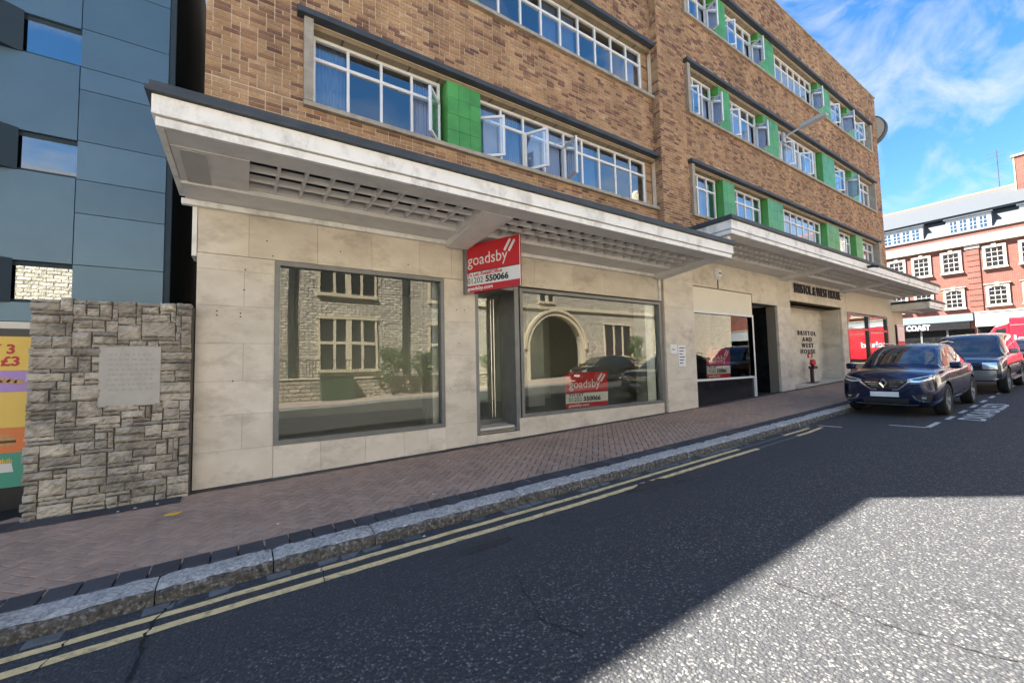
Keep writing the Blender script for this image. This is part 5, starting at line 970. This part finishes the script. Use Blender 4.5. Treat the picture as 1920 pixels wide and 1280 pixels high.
# ------------------------------------------------------------------ the other side of the street (seen in the glass)
def course_mat(name, c1, c2, mort, bw, rh, ax='X', ms=.012, dist=.06):
    M = bpy.data.materials.new(name); M.use_nodes = True; t = M.node_tree; L = t.links.new; p = t.nodes['Principled BSDF']; g = N(t, 'ShaderNodeNewGeometry'); sp = N(t, 'ShaderNodeSeparateXYZ'); cb = N(t, 'ShaderNodeCombineXYZ'); L(g.outputs['Position'], sp.inputs[0]); L(sp.outputs[ax], cb.inputs['X']); L(sp.outputs['Z'], cb.inputs['Y'])
    bk = N(t, 'ShaderNodeTexBrick'); bk.inputs['Color1'].default_value = (*c1, 1); bk.inputs['Color2'].default_value = (*c2, 1); bk.inputs['Mortar'].default_value = (*mort, 1); bk.inputs['Scale'].default_value = 1; bk.inputs['Brick Width'].default_value = bw; bk.inputs['Row Height'].default_value = rh; bk.inputs['Mortar Size'].default_value = ms; bk.inputs['Mortar Smooth'].default_value = .4; L(cb.outputs[0], bk.inputs['Vector'])
    nz = N(t, 'ShaderNodeTexNoise'); nz.inputs['Scale'].default_value = 5; nz.inputs['Detail'].default_value = 8; L(g.outputs['Position'], nz.inputs['Vector']); mr = N(t, 'ShaderNodeMapRange'); mr.inputs['To Min'].default_value = .7; mr.inputs['To Max'].default_value = 1.3; L(nz.outputs['Fac'], mr.inputs['Value']); hv = N(t, 'ShaderNodeHueSaturation'); L(mr.outputs[0], hv.inputs['Value']); L(bk.outputs['Color'], hv.inputs['Color']); L(hv.outputs[0], p.inputs['Base Color']); p.inputs['Roughness'].default_value = .9
    ad = N(t, 'ShaderNodeMath', operation='MULTIPLY_ADD'); ad.inputs[1].default_value = -1; L(bk.outputs['Fac'], ad.inputs[0]); L(nz.outputs['Fac'], ad.inputs[2]); bp = N(t, 'ShaderNodeBump'); bp.inputs['Strength'].default_value = 1; bp.inputs['Distance'].default_value = dist; L(ad.outputs[0], bp.inputs['Height']); L(bp.outputs[0], p.inputs['Normal'])
    return M
m_opp = course_mat('opposite_stone', (.76, .69, .55), (.56, .51, .40), (.27, .24, .19), .46, .17, ms=.02, dist=.11); m_dress = mat('dressed_stone', (.78, .69, .50), (.70, .61, .43), 3, .8); m_pipe = mat('iron_pipe', (.05, .055, .05), None, rough=.6); m_opane = mat('leaded_pane', (.03, .032, .035), (.05, .05, .055), 6, .1); m_cab = mat('cabinet_green', (.05, .085, .05), None, rough=.5)
YO = -11.5
ob = thing('stone_building', 'pale stone building with mullioned windows and a broad arch across the road', 'building', (14, -16, base(14)))
b = MB()
AX0, AX1, AZ = 18.7, 24.3, 3.0; acx, ar = (AX0 + AX1) / 2, (AX1 - AX0) / 2
b.box(-22, AX0, YO - .6, YO, -.5, 9.6); b.box(AX1, 48, YO - .6, YO, -.5, 9.6); arc = [(acx + ar * math.cos(math.pi * i / 16), AZ + ar * math.sin(math.pi * i / 16)) for i in range(17)]
b.prism([(AX0, 9.6)] + [(AX0, AZ)] + arc[::-1][1:-1] + [(AX1, AZ), (AX1, 9.6)], YO - .6, YO)
b.prism([(25.5, 9.62), (40, 9.62), (32.75, 19.0)], YO - .55, YO - .02); b.box(-22, 48, YO - 9, YO - .61, 8, 9.4); b.build('wall', m_opp, ob)
b = MB(); b.prism([(-22.2, 9.63), (25.3, 9.63), (25.3, 9.85), (-22.2, 9.85)], YO - .8, YO + .12); b.build('cornice', m_dress, ob); b = MB(); b.prism([(YO, 9.86), (YO - 5, 13.2), (YO - 10, 9.86)], -22, 25.4, 'x'); b.build('roof', m_slate, ob)
b = MB(); b.box(AX0 - 6, AX1 + 22, YO - 6, YO - 5.9, 0, 8); b.build('passage_back', m_opp, ob); b = MB(); b.box(AX1 + 16, AX1 + 16.2, YO - 6, YO - .6, 0, 8); b.build('passage_side', m_opp, ob); b = MB(); b.box(AX0 - .8, AX0 - .6, YO - 6, YO - .6, 0, 8); b.build('passage_side', m_opp, ob)
b = MB()
for i in range(16):
    a0, a1 = math.pi * i / 16, math.pi * (i + 1) / 16
    for r0, r1, yy in ((ar - .02, ar + .30, YO + .06), (ar + .31, ar + .52, YO + .16)):
        q = [(acx + r_ * math.cos(a), AZ + r_ * math.sin(a)) for r_, a in ((r0, a0), (r1, a0), (r1, a1), (r0, a1))]; b.prism(q, YO - .3, yy)
b.box(AX0 - .3, AX0 + .02, YO - .3, YO + .06, 0, AZ); b.box(AX1 - .02, AX1 + .3, YO - .3, YO + .06, 0, AZ); b.build('arch_ring', m_dress, ob)
b = MB(); b.box(AX0 - 4, AX1 + 12, YO, YO + .14, 5.95 + .3, 6.15 + .3); b.build('string_course', m_dress, ob)
def mull(x0, x1, z0, z1, n, tr):
    w = MB(); y = YO; w.box(x0 - .18, x1 + .18, y, y + .12, z1, z1 + .16); w.box(x0 - .15, x1 + .15, y, y + .18, z0 - .18, z0); w.box(x0 - .12, x0, y, y + .08, z0, z1); w.box(x1, x1 + .12, y, y + .08, z0, z1)
    for i in range(1, n): xx = x0 + (x1 - x0) * i / n; wd = .16 if i * 2 == n else .07; w.box(xx - wd, xx + wd, y, y + .085, z0, z1)
    if tr: w.box(x0, x1, y, y + .09, tr - .09, tr + .09)
    o = w.build('window_surround', m_dress, ob); g = MB(); g.box(x0, x1, y + .002, y + .012, z0, z1); g.build('pane', m_opane, o)
mull(3.8, 6.9, 1.75, 4.75, 4, 3.3); mull(3.8, 6.9, 6.25, 8.6, 4, None); mull(10.6, 13.2, 1.9, 4.6, 4, 3.3); mull(10.6, 13.2, 6.25, 8.6, 4, None); mull(27.0, 30.4, 2.4, 5.2, 3, None); mull(19.8, 21.2, 6.9, 8.6, 2, None); mull(-3.5, -.6, 1.75, 4.75, 4, 3.3); mull(34.0, 37.4, 2.4, 5.2, 3, None)
for x in (2.3, 8.8, 16.8): b = MB(); b.box(x - .16, x + .16, YO, YO + .2, 0, 9.6); b.build('drain_pipe', m_pipe, ob)
m_oppav = mat('opposite_paving', (.46, .36, .29), (.38, .30, .24), 6, .85)
ops = grid_sheet('opposite_pavement', lin(-30, 48, 40), [-6.2, -8.0, -11.5], lambda x, y: base(x) - .05, m_oppav)
b = MB(); vs = []
for i in range(40):
    x = -30 + i * 2; vs += [(x, -6.05, base(x) - .25), (x, -6.05, base(x) - .045), (x, -6.3, base(x) - .045), (x, -6.3, base(x) - .25)]
b.add(vs, [(i * 4 + j, i * 4 + 4 + j, i * 4 + 4 + (j + 1) % 4, i * 4 + (j + 1) % 4) for i in range(39) for j in range(4)]); b.build('opposite_kerb', m_gran, ops)
lw_ = thing('low_stone_wall', 'low stone garden wall with railings across the road, seen in the glass', 'wall', (3, -9.2, base(3)))
m_lw = course_mat('low_wall_stone', (.56, .50, .39), (.36, .32, .25), (.15, .13, .10), .5, .2, ms=.025, dist=.12); b = MB(); b.box(-14, 15.5, -9.4, -9.0, -.3, 1.25); b.build('wall', m_lw, lw_); b = MB(); b.box(-14, 15.5, -9.45, -8.95, 1.252, 1.32); b.build('coping', m_dress, lw_)
b = MB(); b.box(-14, 6.0, -9.22, -9.18, 2.22, 2.26); b.build('rail', m_pipe, lw_)
b = MB()
for i in range(134): x = -14 + i * .15; b.box(x - .012, x + .012, -9.21, -9.19, 1.32, 2.22)
b.build('railings', m_pipe, lw_, kind='stuff')
cb_ = thing('utility_cabinet', 'dark green utility cabinet before the low wall across the road', 'cabinet', (4.1, -8.6, base(4))); b = MB(); b.box(3.4, 4.95, -8.9, -8.3, base(4) - .1, base(4) + 1.15); b.build('housing', m_cab, cb_, bevel=.02); b = MB(); b.box(3.35, 5.0, -8.93, -8.26, base(4) + 1.151, base(4) + 1.21); b.build('lid', m_cab, cb_); b = MB(); b.box(4.16, 4.18, -8.299, -8.29, base(4), base(4) + 1.1); b.build('door_gap', m_ink, cb_)
def leaf_mat():
    M = mat('bush_leaf', (.045, .085, .022), (.10, .16, .04), 6, .6, rnd=.35); return M
m_leaf = leaf_mat(); m_bark = mat('bark', (.10, .075, .05), None, rough=.9)
for k, (x, y, r_, h) in enumerate(((7.0, -8.2, .95, 2.6), (8.9, -8.4, .9, 2.4), (10.9, -8.2, .8, 2.3), (14.4, -8.3, .9, 2.4), (27.5, -8.6, 1.2, 3.0))):
    t = thing('shrub', 'green shrub across the road, seen in the glass ' + ('right beside the green cabinet', 'second right of the green cabinet', 'third right of the green cabinet', 'just left of the arch', 'right of the arch')[k], 'shrub', (x, y, base(x) - .05), 'shrubs across the road'); zb_ = base(x) - .05
    s = MB()
    for q in range(6): a = q * 1.05; s.tube((x + .05 * math.cos(a), y + .05 * math.sin(a), zb_), (x + r_ * .5 * math.cos(a), y + r_ * .5 * math.sin(a), zb_ + h * .7), .03, 5, .01)
    s.build('trunk', m_bark, t); c = MB(); rs = random.Random(k); cl = [(rs.gauss(0, .45) * r_, rs.gauss(0, .45) * r_, rs.uniform(.25, .95) * h, rs.uniform(.2, .42)) for _ in range(26)]
    for _ in range(2600):
        cx, cyy, cz, cr = rs.choice(cl); d = Vector((rs.gauss(0, 1), rs.gauss(0, 1), rs.gauss(0, 1))).normalized() * cr * rs.uniform(.5, 1); p = Vector((x + cx, y + cyy, zb_ + cz)) + d; u = Vector((rs.gauss(0, 1), rs.gauss(0, 1), rs.gauss(0, 1))).normalized() * .055; v = u.orthogonal().normalized() * .03; c.add([p - u, p + v, p + u, p - v], [(0, 1, 2, 3)], rs.random())
    c.build('crown', m_leaf, t)
